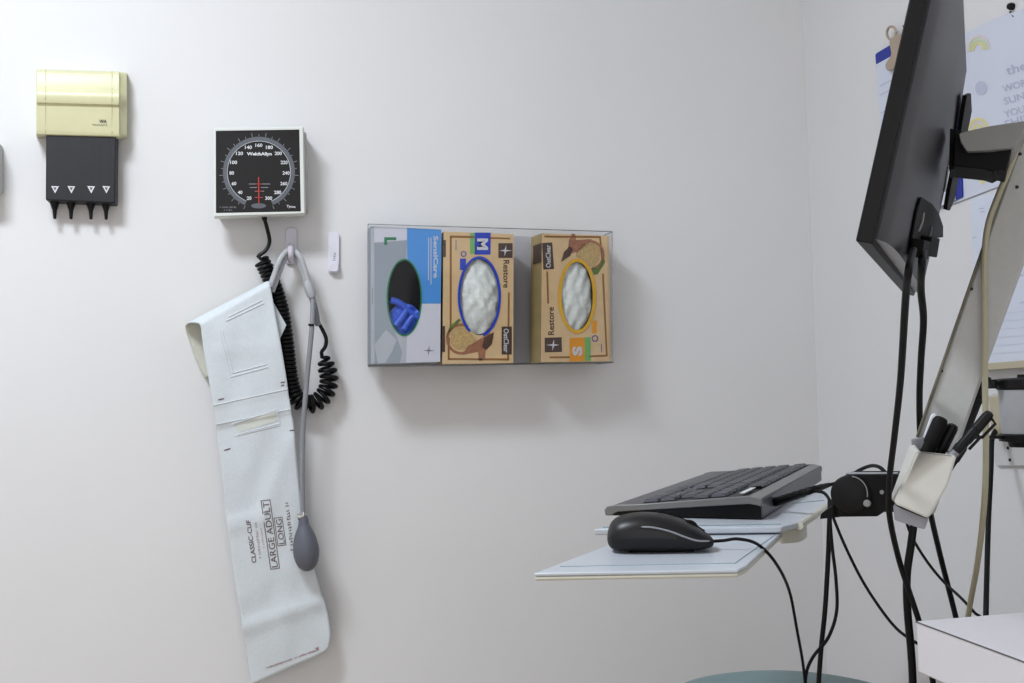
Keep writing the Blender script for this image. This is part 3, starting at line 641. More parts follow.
vs, fs = prism([onX(x, y, WX-.02) for x, y in [(976, 364), (1080, 356), (1080, 364), (976, 371)]], (.018, 0, 0)); mesh('backing_strip', vs, fs, 'beigep', ca, bevel=.001)
mesh('ruled_lines', *joinm(*[line_px([(992, y+2), (1070, y-4)], .28, pX(.0066)) for y in (312, 320, 328, 336, 344, 352)]), 'cloud', sh)
mesh('pencil_marks', *joinm(*[line_px(q2, 1.0, pX(.0066)) for q2 in [[(979, 209), (984, 208)], [(980, 212), (984, 211.5)], [(973, 238), (976, 237)], [(1018, 276), (1023, 275)], [(1020, 303), (1024, 302)]]]), 'cloud', sh)
mesh_pin = mesh('push_pin', *joinm(lathe([(.0048, .0), (.0055, .004), (.0038, .008), (.0015, .009)], onX(1013, 6.5, WX-.0005), 16, (-1, 0, 0)), tube([onX(1010, 12, WX-.001), onX(1014, 17, WX-.002)], .0016, 6)), 'black', smooth=True)
tag(mesh_pin, 'black push pin in the wall above the rainbow poster', 'push pin')
ot = thing('wall_outlet', 'pale wall outlet plate below the canister with beige adapter', 'outlet', onX(1015, 466, WX-.001))
vs, fs = prism([onX(x, y, WX-.006) for x, y in rnd([(990, 393), (1058, 390), (1060, 466), (994.5, 466)], 5)], (.0055, 0, 0)); pl = mesh('cover_plate', vs, fs, 'plate', ot, bevel=.001)
mesh('adapter', *prism([onX(x, y, WX-.03) for x, y in [(988, 396), (1000, 395), (1000, 437), (991, 437)]], (.024, 0, 0)), 'beigep', ot, bevel=.002)
mesh('plate_screw', *joinm(*[lathe([(.0025, 0), (.002, .0012)], onX(x, y, WX-.006), 12, (-1, 0, 0)) for x, y in [(1008, 448), (1010, 460)]]), 'chard', pl)
# canister
cn = thing('wall_canister', 'grey cylindrical canister with black lid and base ring on black brackets', 'canister', atD(1023, 446, 1.46))
cc = atD(1023.5, 434, 1.46); up = V((0, 0, 1)); hh = .061
mesh('body', *lathe([(.0265, 0), (.0272, .002), (.0292, hh-.002), (.0292, hh)], cc, 36), 'can', cn, smooth=True)
mesh('lid', *lathe([(.0296, hh-.002), (.032, hh), (.032, hh+.011), (.029, hh+.013), (.005, hh+.014), (.0045, hh+.018), (.002, hh+.018)], cc, 36), 'black', cn, smooth=True)
mesh('base_ring', *lathe([(.018, -.017), (.02, -.010), (.030, -.009), (.031, -.001), (.028, .001)], cc, 36), 'black', cn, smooth=True)
mesh('bracket_arm', *tube([cc+V((-.02, .0, -.004)), atD(985, 437, 1.45), atD(968, 438, 1.42)], .0022, 8), 'black', cn, smooth=True)
mesh('bracket_arm', *tube([cc+V((-.02, .0, hh+.005)), atD(990, 383, 1.46), atD(984, 382, 1.45)], .0022, 8), 'black', cn, smooth=True)
mesh('bracket_knob', *lathe([(.0055, -.006), (.006, 0), (.0055, .006)], atD(992.5, 384, 1.455), 14), 'black', cn, smooth=True)
mesh('wall_bracket', *obox(cc+V((.028, -.012, .0)), V((WX-cc.x-.0285, 0, 0)), V((0, .024, 0)), V((0, 0, .03))), 'black', cn, bevel=.001)
# ------------------------------------------------------------------ workstation arm
CC = 1.08
wa = thing('workstation_arm', 'slanted grey workstation arm carrying the monitor and keyboard tray', 'workstation arm', onW(905, 516, CC))
colp = rnd([(893, 508), (905, 470), (916, 438), (937, 380), (1007, 180), (1030, 114), (1048, 62), (1092, 66), (1024, 265), (988, 363), (962, 437), (934, 516)], 6, 3)
vs, fs = prism([onW(x, y, CC) for x, y in colp], w_*.07); colm = mesh('column', vs, fs, 'arm', wa, bevel=.0025)
ed = cr([onW(x, y, CC-.001) for x, y in [(917, 437), (939, 374), (958, 319.5), (984, 245), (1007.5, 178), (1022, 136)]], 6)
mesh('edge_trim', *tube(ed, .0013, 8), 'armt', colm, smooth=True)
mesh('trim_screw', *joinm(*[lathe([(.0016, 0), (.0012, .0012)], onW(x, y, CC), 10, -w_) for x, y in [(1017, 187), (1020, 154), (971.5, 289), (941.5, 371)]]), 'chard', colm)
mesh('rear_strip', *joinm(tube(cr([onW(x, y, CC+.02) for x, y in [(986, 376), (976, 402), (966, 427), (958, 446)]], 5), .005, 8), *[tube([onW(x, y, CC+.015), onW(x+2, y+5, CC+.015)], .008, 8) for x, y in [(981, 385), (975, 400)]]), 'black', wa, smooth=True)
# keyboard tilt bracket
CB = 1.12
bp_ = [(832, 517), (832, 498), (833.5, 488), (838, 480), (846, 475.5), (854, 474.5), (897, 474.5), (905, 480), (902, 512), (884, 512), (877, 516.5)]
vs, fs = prism([onW(x, y, CB) for x, y in bp_], w_*.045); hg = mesh('tilt_bracket', vs, fs, 'blackm', wa, bevel=.001)
mesh('tilt_disc', *lathe([(.0185, 0), (.0185, .003), (.017, .004)], onW(850.5, 494, CB), 32, -w_), 'black', hg, smooth=True)
mesh('bracket_bolt', *joinm(lathe([(.0036, 0), (.0036, .005), (.0028, .006)], onW(867.5, 503, CB), 14, -w_), lathe([(.002, 0), (.002, .003)], onW(882, 492, CB), 12, -w_)), 'armc', hg, smooth=True)
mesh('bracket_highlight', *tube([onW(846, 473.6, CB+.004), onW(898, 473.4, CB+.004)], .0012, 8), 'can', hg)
mesh('tilt_disc_rim', *tube([onW(x, y, CB-.0045) for x, y in ell(850.5, 494, 17, 17.5, 14, -85, 10)], .0006, 6), 'armc', hg)
vs, fs = prism([onW(x, y, CB) for x, y in [(820, 519), (821, 514), (828, 509), (836, 505), (840, 517)]], w_*.05); mesh('tray_foot', vs, fs, 'blackm', wa)
# monitor mount head
CM_ = 1.0
vs, fs = prism([onW(x, y, CM_) for x, y in rnd([(958.5, 133), (990, 126), (1024, 121), (1029, 121), (1021, 134), (1014, 147.5), (990, 150.5), (966.5, 151.5), (960.5, 142)], 3, 3)], w_*.08); mesh('head_cap', vs, fs, 'armc', wa, bevel=.003)
vs, fs = prism([onW(x, y, CM_+.008) for x, y in [(955, 132), (962, 134), (968, 151), (1012, 147), (1006, 171), (998, 169), (993, 172), (984, 169), (953, 166)]], w_*.06); mesh('head_mechanism', vs, fs, 'blackm', wa, bevel=.001)
# pen bin at the foot of the arm
CU0, CU1 = 1.015, 1.078
pb = thing('pen_bin', 'cream plastic pen bin hooked to the foot of the workstation arm', 'pen holder', onW(908, 526, CU1))
f = [(917.5, 451.5), (956, 455.5), (929.5, 518), (892.5, 503)]
fo = [(V(p)) for p in f]
front = [onW(x, y, CU0) for x, y in rnd([(916.5, 451.5), (955.5, 456), (947, 485), (928, 517.5), (895, 503)], 4, 4)]
back = [onW(x, y, CU1) for x, y in rnd([(911, 444), (948, 449), (940, 480), (922, 511), (891, 499)], 4, 4)]
n = len(front); vs = front+back; fs = [tuple(range(n))]+[tuple(reversed(range(n, 2*n)))]
# open top: remove the side quads that face upwards
for i in range(n):
    j = (i+1) % n; a, b2 = front[i], front[j]; dv = b2-a
    mid = (a+b2)/2
    fs.append((i, j, n+j, n+i))
top_i = max(range(n), key=lambda i: (front[i]+front[(i+1) % n]).z + 0*(1) + (10 if (front[i]-front[(i+1) % n]).length > .02 and (front[i]+front[(i+1) % n]).z > 2*max(v.z for v in front)-.02 else 0))
fs = [q3 for q3 in fs if q3 != (top_i, (top_i+1) % n, n+(top_i+1) % n, n+top_i)]
binb = mesh('bin_body', vs, fs, 'bin', pb, smooth=True, solid=.0022, ang=40)
vs, fs = prism([onW(x, y, CU0+.004) for x, y in rnd([(893, 505), (927, 519), (925, 529.5), (919, 528), (894.5, 520)], 2, 3)], w_*.055); mesh('base_lip', vs, fs, 'bing', pb, bevel=.002)
vs, fs = prism([onW(x, y, CU1-.01) for x, y in [(911, 439), (924, 437), (926, 449), (912, 451)]], w_*.01); mesh('rear_collar', vs, fs, 'bing', pb, bevel=.001)
vs, fs = prism([onW(x, y, CU1-.006) for x, y in rnd([(918, 452), (931, 414), (936, 413), (938, 420), (925, 454)], 3, 3)], w_*.004); mesh('hanger_tab', vs, fs, 'strip', pb, bevel=.001)
def pen(name, label, x0, y0, x1, y1, r, c, m, tip='black', grp='pens standing in the pen bin', clip=False, cat='pen'):
    a, b2 = onW(x0, y0, c), onW(x1, y1, c); d = b2-a; t = thing(name, label, cat, a, grp)
    mesh('barrel', *lathe([(r*.35, 0), (r*.9, d.length*.1), (r, d.length*.14), (r, d.length*.66)], a, 18, d), m, t, smooth=True)
    mesh('cap', *lathe([(r*1.12, d.length*.6), (r*1.15, d.length*.62), (r*1.15, d.length*.93), (r*.9, d.length*.985), (r*.4, d.length)], a, 18, d), tip, t, smooth=True)
    if clip:
        k = d.normalized().cross(w_)*-1
        mesh('clip', *tube([a+d*.95+k*r*.8, a+d*.93+k*(r*2.2), a+d*.72+k*(r*2.0)], .0013, 8), tip, t, smooth=True)
    return t
pen('marker', 'thick black marker leaning at the left of the pen bin', 914, 484, 942, 417, .0058, CU0+.026, 'blackm', 'blackm', cat='marker')
pen('pen', 'short black pen standing beside the thick marker', 922, 488, 954, 424, .0045, CU0+.034, 'black', clip=False)
pen('pen', 'black pen with clip leaning furthest out of the bin', 929, 484, 991, 412, .0040, CU0+.022, 'char', clip=True)
pen('pen', 'pale grey barrelled pen leaning among the black pens', 927, 486, 976, 428, .0034, CU0+.012, 'hose', clip=True)
pen('pen', 'black clip pen hanging over the right rim of the bin', 938, 482, 963, 444, .0048, CU0+.040, 'blackm', clip=False)
# ------------------------------------------------------------------ keyboard tray
ZT = .955
kt = thing('keyboard_tray', 'white pull-out tray in two boards carrying keyboard and mouse', 'keyboard tray', onZ(800, 524, ZT-.03))
def zp(x, y, z): return onZ(x, y, z)
nr_ = zp(781, 526.5, ZT); rc = zp(798, 522.5, ZT); re_ = zp(827, 503, ZT); r2 = zp(834, 490, ZT)
lf = zp(594, 529, ZT); 
# board outline in workstation coordinates
a0, c0 = lf.dot(n_), lf.dot(w_); a1, c1 = rc.dot(n_), rc.dot(w_)
out = [lf, nr_, rc, re_, re_+w_*.20, re_+w_*.20-n_*.10, lf+w_*.42+n_*.06, lf+w_*.03+n_*.015]
tr = mesh('tray_board', *prism(out, V((0, 0, -.0065))), 'tray', kt, bevel=.0015)
ins = [p*.985+(sum(out, V((0, 0, 0)))/len(out))*.015-UZ*.0062 for p in out]
mesh('side_rim', *tube([rc-UZ*.0035+n_*.001, re_-UZ*.0035+n_*.001, re_+w_*.2-UZ*.0035+n_*.001], .0042, 10), 'traye', kt, smooth=True)
ctr = sum(out, V((0, 0, 0)))/len(out)
mesh('front_line', *tube([lf.lerp(ctr, .05)+UZ*.0004, zp(781, 524.5, ZT)+UZ*.0004], .0007, 6), 'trayl', tr)
mesh('back_line', *tube([zp(790, 504, ZT)+UZ*.0003, zp(824, 500.5, ZT)+UZ*.0003], .0006, 6), 'trayl', tr)
bk = zp(792, 534, ZT-.016)
mesh('corner_block', *prism([zp(x, y, ZT-.012) for x, y in rnd([(779, 531), (801, 529), (808, 524), (800, 518), (782, 521)], 3, 3)], V((0, 0, -.014))), 'traye', kt, bevel=.003)
mesh('slide_rail', *obox(zp(784, 530, .928)-n_*.004, n_*.012, w_*.14, UZ*.012), 'traye', kt, bevel=.001)
ZM = .9470
mo = [zp(534, 573, ZM), zp(738, 569.5, ZM), zp(746, 565.5, ZM), zp(783, 531, ZM)]
mo += [zp(640, 533, ZM)]
mb = mesh('mouse_board', *prism(mo, V((0, 0, -.003))), 'tray', kt, bevel=.001)
mesh('mouse_board_rim', *prism([p-UZ*.0031 for p in mo], V((0, 0, -.0035))), 'traye', kt, bevel=.0015)
m3_ = sum(mo, V((0, 0, 0)))/len(mo)
mesh('board_line', *joinm(tube([zp(560, 566.8, ZM)+UZ*.0002, zp(735, 563.5, ZM)+UZ*.0002, zp(778, 533, ZM)+UZ*.0002], .0005, 6)), 'trayl', mb)
mesh('hanger_plate', *joinm(obox(zp(700, 534, .925), n_*.10, w_*.10, UZ*.006), obox(zp(730, 534, .93), n_*.02, w_*.08, UZ*.014)), 'arm', kt)
# ------------------------------------------------------------------ keyboard
K0 = onZ(762, 519.5, .9556); ka, kc = K0.dot(n_), K0.dot(w_); KL, KW = .482, .150; zb = .9556; KS = 1.07
kb = thing('keyboard', 'full-size black and grey wired keyboard lying on the white tray', 'keyboard', K0)
prof = [(0, 0), (0, .0195), (-.012, .0225), (-.128, .0120), (-.150, .0115), (-.160, .0095), (-.163, .006), (-.161, 0)]   # (towards the user, height)
def kp(a, c, h): return WP(ka+a*KS, kc+c, zb+h*KS)
# near end tilts slightly towards camera
vs, fs = loft([kp(a, .004, h) for a, h in prof], [kp(a, KL-.004, h) for a, h in prof]); mesh('lower_case', vs, fs, 'kb', kb, bevel=.0015)
for c_ in (0.0, KL-.0045):
    lo = [(-.0005, .0005), (-.0005, .0130), (-.012, .0150), (-.128, .0062), (-.150, .0045), (-.156, .0008)]
    mesh('end_face', *loft([kp(a, c_, h) for a, h in lo], [kp(a, c_+.0045, h) for a, h in lo]), 'blackg', kb)
    hi = [(.0006, .0128), (.0006, .0200), (-.012, .0232), (-.128, .0127), (-.152, .0118), (-.1615, .0097), (-.1645, .006), (-.1635, .0005), (-.158, .0005), (-.150, .0046), (-.128, .0064), (-.012, .0152)]
    mesh('end_rim', *loft([kp(a, c_-.001, h) for a, h in hi], [kp(a, c_+.0055, h) for a, h in hi]), 'kbrim', kb, bevel=.0008)
hs = lambda a: .0225+(.0225-.0120)/(.116)*(a+.012)      # deck height
dk = [(-.014, hs(-.014)+.0006), (-.126, hs(-.126)+.0006)]
mesh('deck', [kp(dk[0][0], .008, dk[0][1]), kp(dk[0][0], KL-.008, dk[0][1]), kp(dk[1][0], KL-.008, dk[1][1]), kp(dk[1][0], .008, dk[1][1])], [(0, 1, 2, 3)], 'kbd', kb)
mesh('rear_strip', [kp(-.001, .002, .0203), kp(-.001, KL-.002, .0203), kp(-.0125, KL-.002, .0232), kp(-.0125, .002, .0232)], [(0, 1, 2, 3)], 'kbrim', kb)
kprof = [(0, 0), (.0009, .0066)]
keys = []
U = .0206
rows_k = []      # (row offset from rear, [(start units from near end, width units)])
def run(s, ws):
    o_ = []; 
    for w2 in ws: o_.append((s, w2)); s += w2
    return o_
num = lambda: run(0.2, [1, 1, 1, 1])
nav = lambda: run(4.5, [1, 1, 1])
rows_k.append((0, run(4.5, [1, 1, 1])+run(7.8, [1]*4)+run(12.3, [1]*4)+run(16.8, [1]*4)+run(21.7, [1])))
rows_k.append((1.25, num()+nav()+run(7.8, [2]+[1]*13)))
rows_k.append((2.25, num()+nav()+run(7.8, [1.5]+[1]*12+[1.5])))
rows_k.append((3.25, num()[1:]+run(7.8, [2.25]+[1]*11+[1.75])))
rows_k.append((4.25, num()+run(5.5, [1])+run(7.8, [2.75]+[1]*10+[2.25])))
rows_k.append((5.25, run(.2, [1, 1, 2])+nav()+run(7.8, [1.25, 1.25, 6.5, 1.25, 1.25, 1.5])))
proto = None; cnt = 0; cache = {}
slope = V(kp(-.126, 0, hs(-.126))-kp(-.014, 0, hs(-.014))).normalized(); nk = slope.cross(w_).normalized()
if nk.z < 0: nk = -nk
for ro, ks in rows_k:
    for s, wu in ks:
        if cnt >= 100: break
        a_ = -.0155-ro*.0178; o_ = kp(a_, .0085+s*U*.945, hs(a_)+.0008)
        if wu not in cache:
            g_ = .0012; L1 = wu*U*.945-2*g_; W1 = .0178; ins_ = .0016; hk = .0038
            b0 = [w_*g_, w_*(g_+L1), w_*(g_+L1)+slope*W1, w_*g_+slope*W1]
            b1 = [w_*(g_+ins_)+slope*ins_*.7+nk*hk, w_*(g_+L1-ins_)+slope*ins_*.7+nk*hk, w_*(g_+L1-ins_)+slope*(W1-ins_*1.4)+nk*hk*.95, w_*(g_+ins_)+slope*(W1-ins_*1.4)+nk*hk*.95]
            me_o = mesh('keycap', [v+wl(kb) for v in b0+b1], [(0, 1, 2, 3), (4, 5, 6, 7), (0, 1, 5, 4), (1, 2, 6, 5), (2, 3, 7, 6), (3, 0, 4, 7)], 'key', kb, bevel=.0006); cache[wu] = me_o; k_ = me_o
        else:
            k_ = cache[wu].copy(); col.objects.link(k_); k_.parent = kb
        k_.location = o_-wl(kb); cnt += 1
mesh('status_label', *obox(kp(-.018, .012, .0248), w_*.062, slope*.006, nk*.0008), 'label', kb)
mesh('status_window', *obox(kp(-.014, .088, .0250), w_*.03, slope*.012, nk*.001), 'blackg', kb)
kc0 = kp(.001, .075, .010)
mesh('cable_strain_relief', *tube(cr([kc0, kc0.lerp(atD(812, 490, 1.19), .5), atD(812, 490, 1.19), atD(830, 484.5, 1.22)], 6), [.0052, .0052, .005, .005, .0048, .005, .0044, .005, .0042, .0048, .004, .0044, .0038, .0042, .0034, .0036, .003, .0028, .0022], 10), 'cable', kb, smooth=True)
# ------------------------------------------------------------------ mouse
mc = onZ(661, 549.5, ZM+.0008); mx = (onZ(700, 549.5, ZM)-onZ(620, 550.5, ZM)).normalized(); my = UZ.cross(mx)
ms = thing('computer_mouse', 'black wired computer mouse on the lower white board before the keyboard', 'mouse', mc)
secs = [(-.0535, .006, .012, .010), (-.0525, .016, .022, .005), (-.048, .024, .0305, .001), (-.038, .0285, .0355, 0), (-.022, .0305, .0382, 0), (-.004, .0305, .0375, 0), (.014, .0295, .0335, 0), (.030, .0285, .0265, .0), (.042, .026, .0190, .001), (.049, .0205, .0135, .003), (.0525, .010, .0100, .005)]
vs = []; ns = 20
for (s, hw, h, lo_) in secs:
    for k in range(ns):
        t = 2*math.pi*k/ns; cx_, sx = math.cos(t), math.sin(t)
        y = hw*(abs(cx_)**.75)*(1 if cx_ > 0 else -1); zz = lo_+(h-lo_)*.42+((h-lo_)*.58*(max(0, sx)**.9) if sx > 0 else (h-lo_)*.42*sx*1)
        if sx < 0: zz = max(lo_, lo_+(h-lo_)*.42*(1-(abs(sx)**.5)))
        vs.append(mc+mx*s*.93+my*y*.9+UZ*zz*.93)
fs = [(i*ns+k, i*ns+(k+1) % ns, (i+1)*ns+(k+1) % ns, (i+1)*ns+k) for i in range(len(secs)-1) for k in range(ns)]+[tuple(range(ns)), tuple(range((len(secs)-1)*ns, len(secs)*ns))]
mbod = mesh('mouse_body', vs, fs, ['mouse', 'moused'], ms, smooth=True, sub=2, ang=180)
for p in mbod.data.polygons:
    cz = sum((mbod.data.vertices[i].co.z for i in p.vertices))/len(p.vertices)
    if cz < .016: p.material_index = 1
sl = [(-.020, .0263), (-.008, .0255), (.008, .0215), (.022, .0160), (.034, .0120), (.047, .0105)]
def mside(s, h):
    hw = 0
    for (s0, w0, h0, l0), (s1, w1, h1, l1) in zip(secs[:-1], secs[1:]):
        if s0 <= s <= s1:
            t = (s-s0)/(s1-s0); hw = w0+(w1-w0)*t; hm = h0+(h1-h0)*t; break
    rel = max(0, min(1, (h-hm*.42)/(hm*.58))); th = math.asin(min(1, rel**(1/.9)))
    return hw*(math.cos(th)**.75)
side = -1 if (mc-my*.03 - C0).length < (mc+my*.03 - C0).length else 1
mesh('side_strip', *tube(cr([mc+mx*s+my*(side*(mside(s, h)*.9+.0004))+UZ*h*.93-mx*s*.07 for s, h in sl], 5), [.0004]+[.0009]*24+[.0004], 8), 'gloss', mbod, smooth=True)
mesh('button_gap', *tube(cr([mc+mx*s*.93+UZ*(h)*.93 for s, h in [(-.002, .0378), (.014, .0340), (.030, .0268), (.044, .0180)]], 4), .0006, 6), 'blackm', mbod)
mesh('scroll_wheel', *lathe([(.009, -.003), (.0098, -.0015), (.0098, .0015), (.009, .003)], mc+mx*.026+UZ*.0175, 20, my), 'blackm', ms, smooth=True)
mesh('mouse_feet', *obox(mc-mx*.03-my*.01+UZ*-.0008, mx*.06, my*.02, UZ*.001), 'blackm', ms)
mcable = [mc+mx*.047+UZ*.007, atD(724, 540.5, 1.02), atD(738, 539, 1.02), atD(757, 544, 1.02), atD(775, 562, 1.04), atD(789, 590, 1.10), atD(797, 630, 1.11), atD(804, 672, 1.12), atD(806, 715, 1.13), atD(806, 790, 1.14), atD(806, 1200, 1.14)]
mesh('mouse_cable', *rtube(mcable, .0015), 'cable', ms, smooth=True)
# ------------------------------------------------------------------ monitor
CMN = .761
A0 = onW(855.5, 241, CMN); A1 = onW(909, 0, CMN); tu = (A1-A0).normalized(); tb_ = w_.cross(tu).normalized()
if tb_.dot(n_) < 0: tb_ = -tb_
MW, MH = .50, .25
mn = thing('monitor', 'large black flat monitor seen from behind, tilted back on the arm', 'monitor', A0+w_*MW/2)
def mp(c, h, b): return A0+w_*c+tu*h+tb_*b
fr_ = mesh('bezel', *prism([mp(0, 0, 0), mp(MW, 0, 0), mp(MW, MH, 0), mp(0, MH, 0)], tb_*.011), 'mone', mn, bevel=.001)
mesh('screen', [mp(.012, .016, -.0004), mp(MW-.012, .016, -.0004), mp(MW-.012, MH-.012, -.0004), mp(.012, MH-.012, -.0004)], [(0, 1, 2, 3)], 'screen', mn)
nx, ny = 40, 26; vs = []
def bulge(u, v):
    e1 = 1-abs(2*u-1)**7; e2 = 1-max(0, (v-.25)/.75)**2.4 if v > .25 else 1
    return .011+.002+.009*max(0, e1)**.6*max(0, e2)**.7
def shell(u, v): 
    ins_ = .006
    return mp(ins_+(MW-2*ins_)*u, .004+(MH-.010)*v, bulge(u, v))
for i in range(ny+1):
    for j in range(nx+1):
        vs.append(shell(j/nx, i/ny))
# rim ring at bezel plane
k0 = len(vs); fs = [(i*(nx+1)+j, i*(nx+1)+j+1, (i+1)*(nx+1)+j+1, (i+1)*(nx+1)+j) for i in range(ny) for j in range(nx)]
border = [j for j in range(nx+1)]+[(i)*(nx+1)+nx for i in range(1, ny+1)]+[ny*(nx+1)+j for j in range(nx-1, -1, -1)]+[i*(nx+1) for i in range(ny-1, 0, -1)]
def uvof(ix): return (ix % (nx+1))/nx, (ix//(nx+1))/ny
for ix in border:
    u, v = uvof(ix); vs.append(mp(.006+(MW-.012)*u, .004+(MH-.010)*v, .0105))
nb = len(border); bf = [(border[k], border[(k+1) % nb], k0+(k+1) % nb, k0+k) for k in range(nb)]
bk_ = mesh('back_shell', vs, fs+bf, ['mon', 'monb'], mn, smooth=True, ang=50)
for p in bk_.data.polygons:
    if len(fs) <= p.index < len(fs)+nx: p.material_index = 1
# port recess, lower middle of the back: its shade painted as a black plate
def bs(c, h, e_=.0015): 
    u = (c-.006)/(MW-.012); v = (h-.004)/(MH-.010); return mp(c, h, bulge(min(1, max(0, u)), min(1, max(0, v)))+e_)
PB_ = mp(0, 0, .0232)
def mpx(x, y, e=0): return onp(x, y, tb_, PB_.dot(tb_)+e)
pr_ = mesh('port_recess_shade', *prism([mpx(x, y) for x, y in [(920, 197), (931, 204), (937, 212), (942, 226), (942, 237), (934, 238), (931, 252), (922, 257), (910.5, 252), (911, 237), (915.5, 212)]], tb_*.0012), 'blackm', bk_)
for x0, y0, x1, y1 in ((912.5, 238, 920, 258), (921, 235, 930, 256)): mesh('port_plug', *prism([mpx(x0, y0, .001), mpx(x1, y0+2, .001), mpx(x1-3, y1, .001), mpx(x0-3, y1-2, .001)], tb_*.009), 'blackm', mn, bevel=.001)
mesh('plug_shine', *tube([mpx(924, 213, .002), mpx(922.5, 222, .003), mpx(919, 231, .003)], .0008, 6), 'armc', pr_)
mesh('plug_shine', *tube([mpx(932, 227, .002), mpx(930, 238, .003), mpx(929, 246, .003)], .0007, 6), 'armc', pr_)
mesh('mount_plate', *prism([mpx(x, y) for x, y in [(962.5, 95), (967, 93), (968, 110), (958, 162), (951, 199), (946, 210), (943, 209), (946, 190), (952, 160)]], tb_*.004), 'blackm', mn, bevel=.0008)
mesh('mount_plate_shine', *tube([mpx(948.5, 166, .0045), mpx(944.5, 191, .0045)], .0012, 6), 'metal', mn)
mesh('mount_arm', *prism([onW(x, y, CM_+.02) for x, y in [(950, 128), (962, 131), (966, 166), (949, 170)]], w_*.045), 'blackm', mn, bevel=.001)
# ------------------------------------------------------------------ cables
def cabl(label, pts, r, m='cable', cat='cable', group=None):
    P = [atD(*p) for p in pts]; o = mesh('cable', *rtube(P, r), m, smooth=True); return tag(o, label, cat, group)
b1_ = mpx(913.5, 250, .006); b2_ = mpx(924, 248, .006)
def cabl2(label, first, pts, r, m='cable'):
    P = [first]+[atD(*p) for p in pts]; o = mesh('cable', *rtube(P, r), m, smooth=True); return tag(o, label, 'cable')
def dep(p): return (p-C0).dot(R @ V((0, 0, -1)))
d1_, d2_ = dep(mpx(908, 268, .012)), dep(mpx(922, 262, .012))
def ramp(p, a, b):
    y0, y1 = p[0][1], 560; return [(x, y, a+(b-a)*min(1, (y-y0)/(y1-y0))) for x, y in p]
cabl2('thick black cable dropping from the monitor past the tilt bracket', b1_, ramp([(909, 268), (905.5, 300), (900.5, 380), (894, 440), (889.5, 480), (889.5, 515), (898, 556), (908, 588), (918, 618), (927, 650), (935, 700), (938, 780), (938, 900)], d1_, 1.05), .0027)
cabl2('black monitor cable that passes behind the slanted arm', b2_, ramp([(922, 262), (921, 290), (923.5, 320), (921, 360), (919.5, 400), (921, 445), (928, 500), (938, 546), (949, 590), (956, 618), (966, 660), (970, 760), (970, 900)], d2_, 1.24), .0030)
cabl('thick black cable bundle hanging from under the pen bin', [(914, 522, 1.06), (911, 545, 1.06), (907, 575, 1.06), (907.5, 610, 1.06), (911, 650, 1.06), (913, 690, 1.06), (915, 800, 1.06), (916, 1200, 1.06)], .0037)
cabl('thin black cable swinging from the tray toward the white box', [(832, 512, 1.14), (835, 522, 1.14), (846, 548, 1.14), (862, 580, 1.14), (880, 608, 1.13), (897, 629, 1.12), (915, 642, 1.1), (930, 650, 1.1)], .0015)
cabl('thin black cable crossing behind the bin toward the white box', [(905, 518, 1.2), (912, 537, 1.2), (926, 560, 1.19), (942, 580, 1.18), (960, 597, 1.16), (974, 612, 1.14), (985, 628, 1.14), (990, 700, 1.16), (990, 900, 1.18)], .0015)
cabl('black cable falling straight down from the tray corner', [(830, 500, 1.16), (829.5, 520, 1.15), (828, 560, 1.15), (825, 610, 1.15), (821, 650, 1.15), (818, 700, 1.15), (817, 780, 1.15), (818, 1200, 1.15)], .0025)
cabl('thin black cable bowing right below the tray corner', [(815, 491, 1.16), (824, 493, 1.155), (830, 502, 1.14), (830, 518, 1.13), (832, 545, 1.13), (836, 580, 1.13), (836.5, 612, 1.13), (828, 638, 1.13), (813, 657, 1.13), (806, 675, 1.13), (806, 700, 1.13), (808, 780, 1.13), (812, 1200, 1.13)], .0017)
cabl('thin black keyboard cable arching over the tilt bracket', [(829, 485, 1.22), (845, 480, 1.2), (858, 471, 1.17), (870, 466, 1.14), (879, 467, 1.11), (886, 474, 1.1), (889, 486, 1.1), (891, 505, 1.1)], .0019)
bpts = [onW(x, y, c) for x, y, c in [(1020, 140, 1.073), (1008, 172, 1.073), (998, 196, 1.073), (988, 225, 1.073), (984.5, 260, 1.073), (985, 320, 1.073), (985, 380, 1.073), (986, 440, 1.08), (984.5, 500, 1.10), (978, 560, 1.14), (970, 605, 1.18), (966, 640, 1.19), (962, 740, 1.19), (960, 900, 1.19)]]
tag(mesh('cable', *rtube(bpts, .0027), 'beige', smooth=True), 'pale beige cable running down the front of the arm', 'cable')
cabl('black power cable dropping from the wall outlet', [(996, 430, 1.6), (992, 440, 1.58), (991, 470, 1.55), (988.5, 520, 1.5), (987, 570, 1.45), (986, 612, 1.4), (985, 680, 1.36), (985, 1000, 1.36)], .0036)
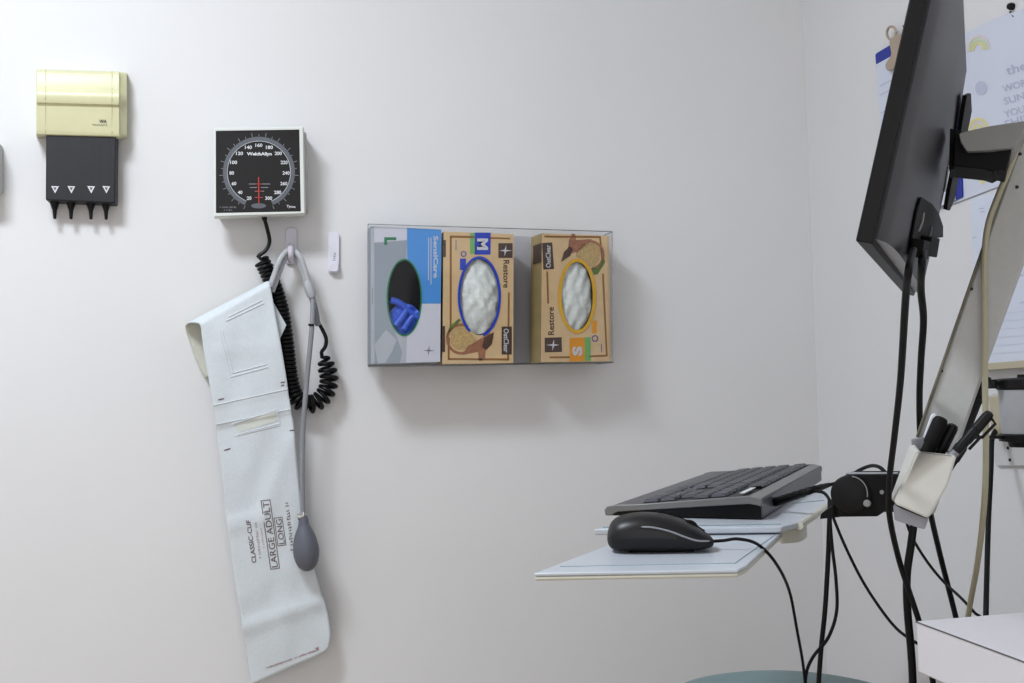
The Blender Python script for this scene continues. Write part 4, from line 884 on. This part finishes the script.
# ------------------------------------------------------------------ white box lower right
ZB = .90
bA, bB, bC = onZ(916, 621, ZB), onZ(1024, 612, ZB), onZ(1024, 661, ZB)
u_ = (bB-bA).normalized(); v_ = (bC-bA).normalized(); ul = (WX-.004-bA.x)/u_.x if u_.x > 0 else .5
ul = min(ul, .5); 
wb = thing('wall_shelf_box', 'white laminate box standing below the cables beside the right wall', 'box', bA+u_*.15+v_*.15-UZ*.05)
vl = .34; e1 = bA+u_*(ul-.0); 
ptA, ptB, ptC, ptD = bA, bA+u_*ul, bA+u_*ul+v_*vl, bA+v_*vl
mesh('body', *prism([ptA, ptB, ptC, ptD], V((0, 0, -.042))), 'white', wb, bevel=.0012)
mesh('top_seam', *tube([ptA+V((0, 0, -.0006))-u_*.0002, ptD+V((0, 0, -.0006))-u_*.0002], .0006, 6), 'seam', wb)
mesh('underframe', *joinm(obox(ptA+u_*.03+v_*.03-UZ*.85, u_*(ul-.08), v_*.03, UZ*.807), obox(ptD+u_*.03-v_*.06-UZ*.85, u_*(ul-.08), v_*.03, UZ*.807), obox(ptA+u_*.03+v_*.03-UZ*.898, u_*(ul-.08), v_*(vl-.06), UZ*.05)), 'blackm', wb)
# ------------------------------------------------------------------ stool
sc_ = atD(787, 700, 1.5); zs = .672
so = thing('stool', 'round teal vinyl stool seat below the keyboard tray', 'stool', (sc_.x, sc_.y, 0))
cS_ = V((sc_.x, sc_.y, 0))
mesh('seat', *lathe([(.14, zs-.07), (.165, zs-.065), (.172, zs-.04), (.171, zs-.018), (.163, zs-.005), (.145, zs), (.08, zs+.002), (.01, zs+.002)], cS_, 56), 'teal', so, smooth=True, ang=60)
mesh('seat_plate', *lathe([(.10, zs-.085), (.10, zs-.071)], cS_, 32), 'blackm', so)
mesh('pole', *lathe([(.03, .10), (.03, .36), (.018, .365), (.018, zs-.086)], cS_, 24), 'metal', so, smooth=True)
for k in range(5):
    a = 2*math.pi*k/5+.3; d = V((math.cos(a), math.sin(a), 0))
    mesh('leg', *tube([cS_+UZ*.10, cS_+d*.12+UZ*.095, cS_+d*.25+UZ*.075], [.022, .018, .012], 10), 'metal', so, smooth=True)
    mesh('caster', *lathe([(.02, -.012), (.026, -.008), (.026, .008), (.02, .012)], cS_+d*.25+UZ*.0265, 18, d.cross(UZ)), 'blackm', so, smooth=True)
    mesh('caster_fork', *tube([cS_+d*.25+UZ*.026, cS_+d*.25+UZ*.075], .006, 8), 'blackm', so)
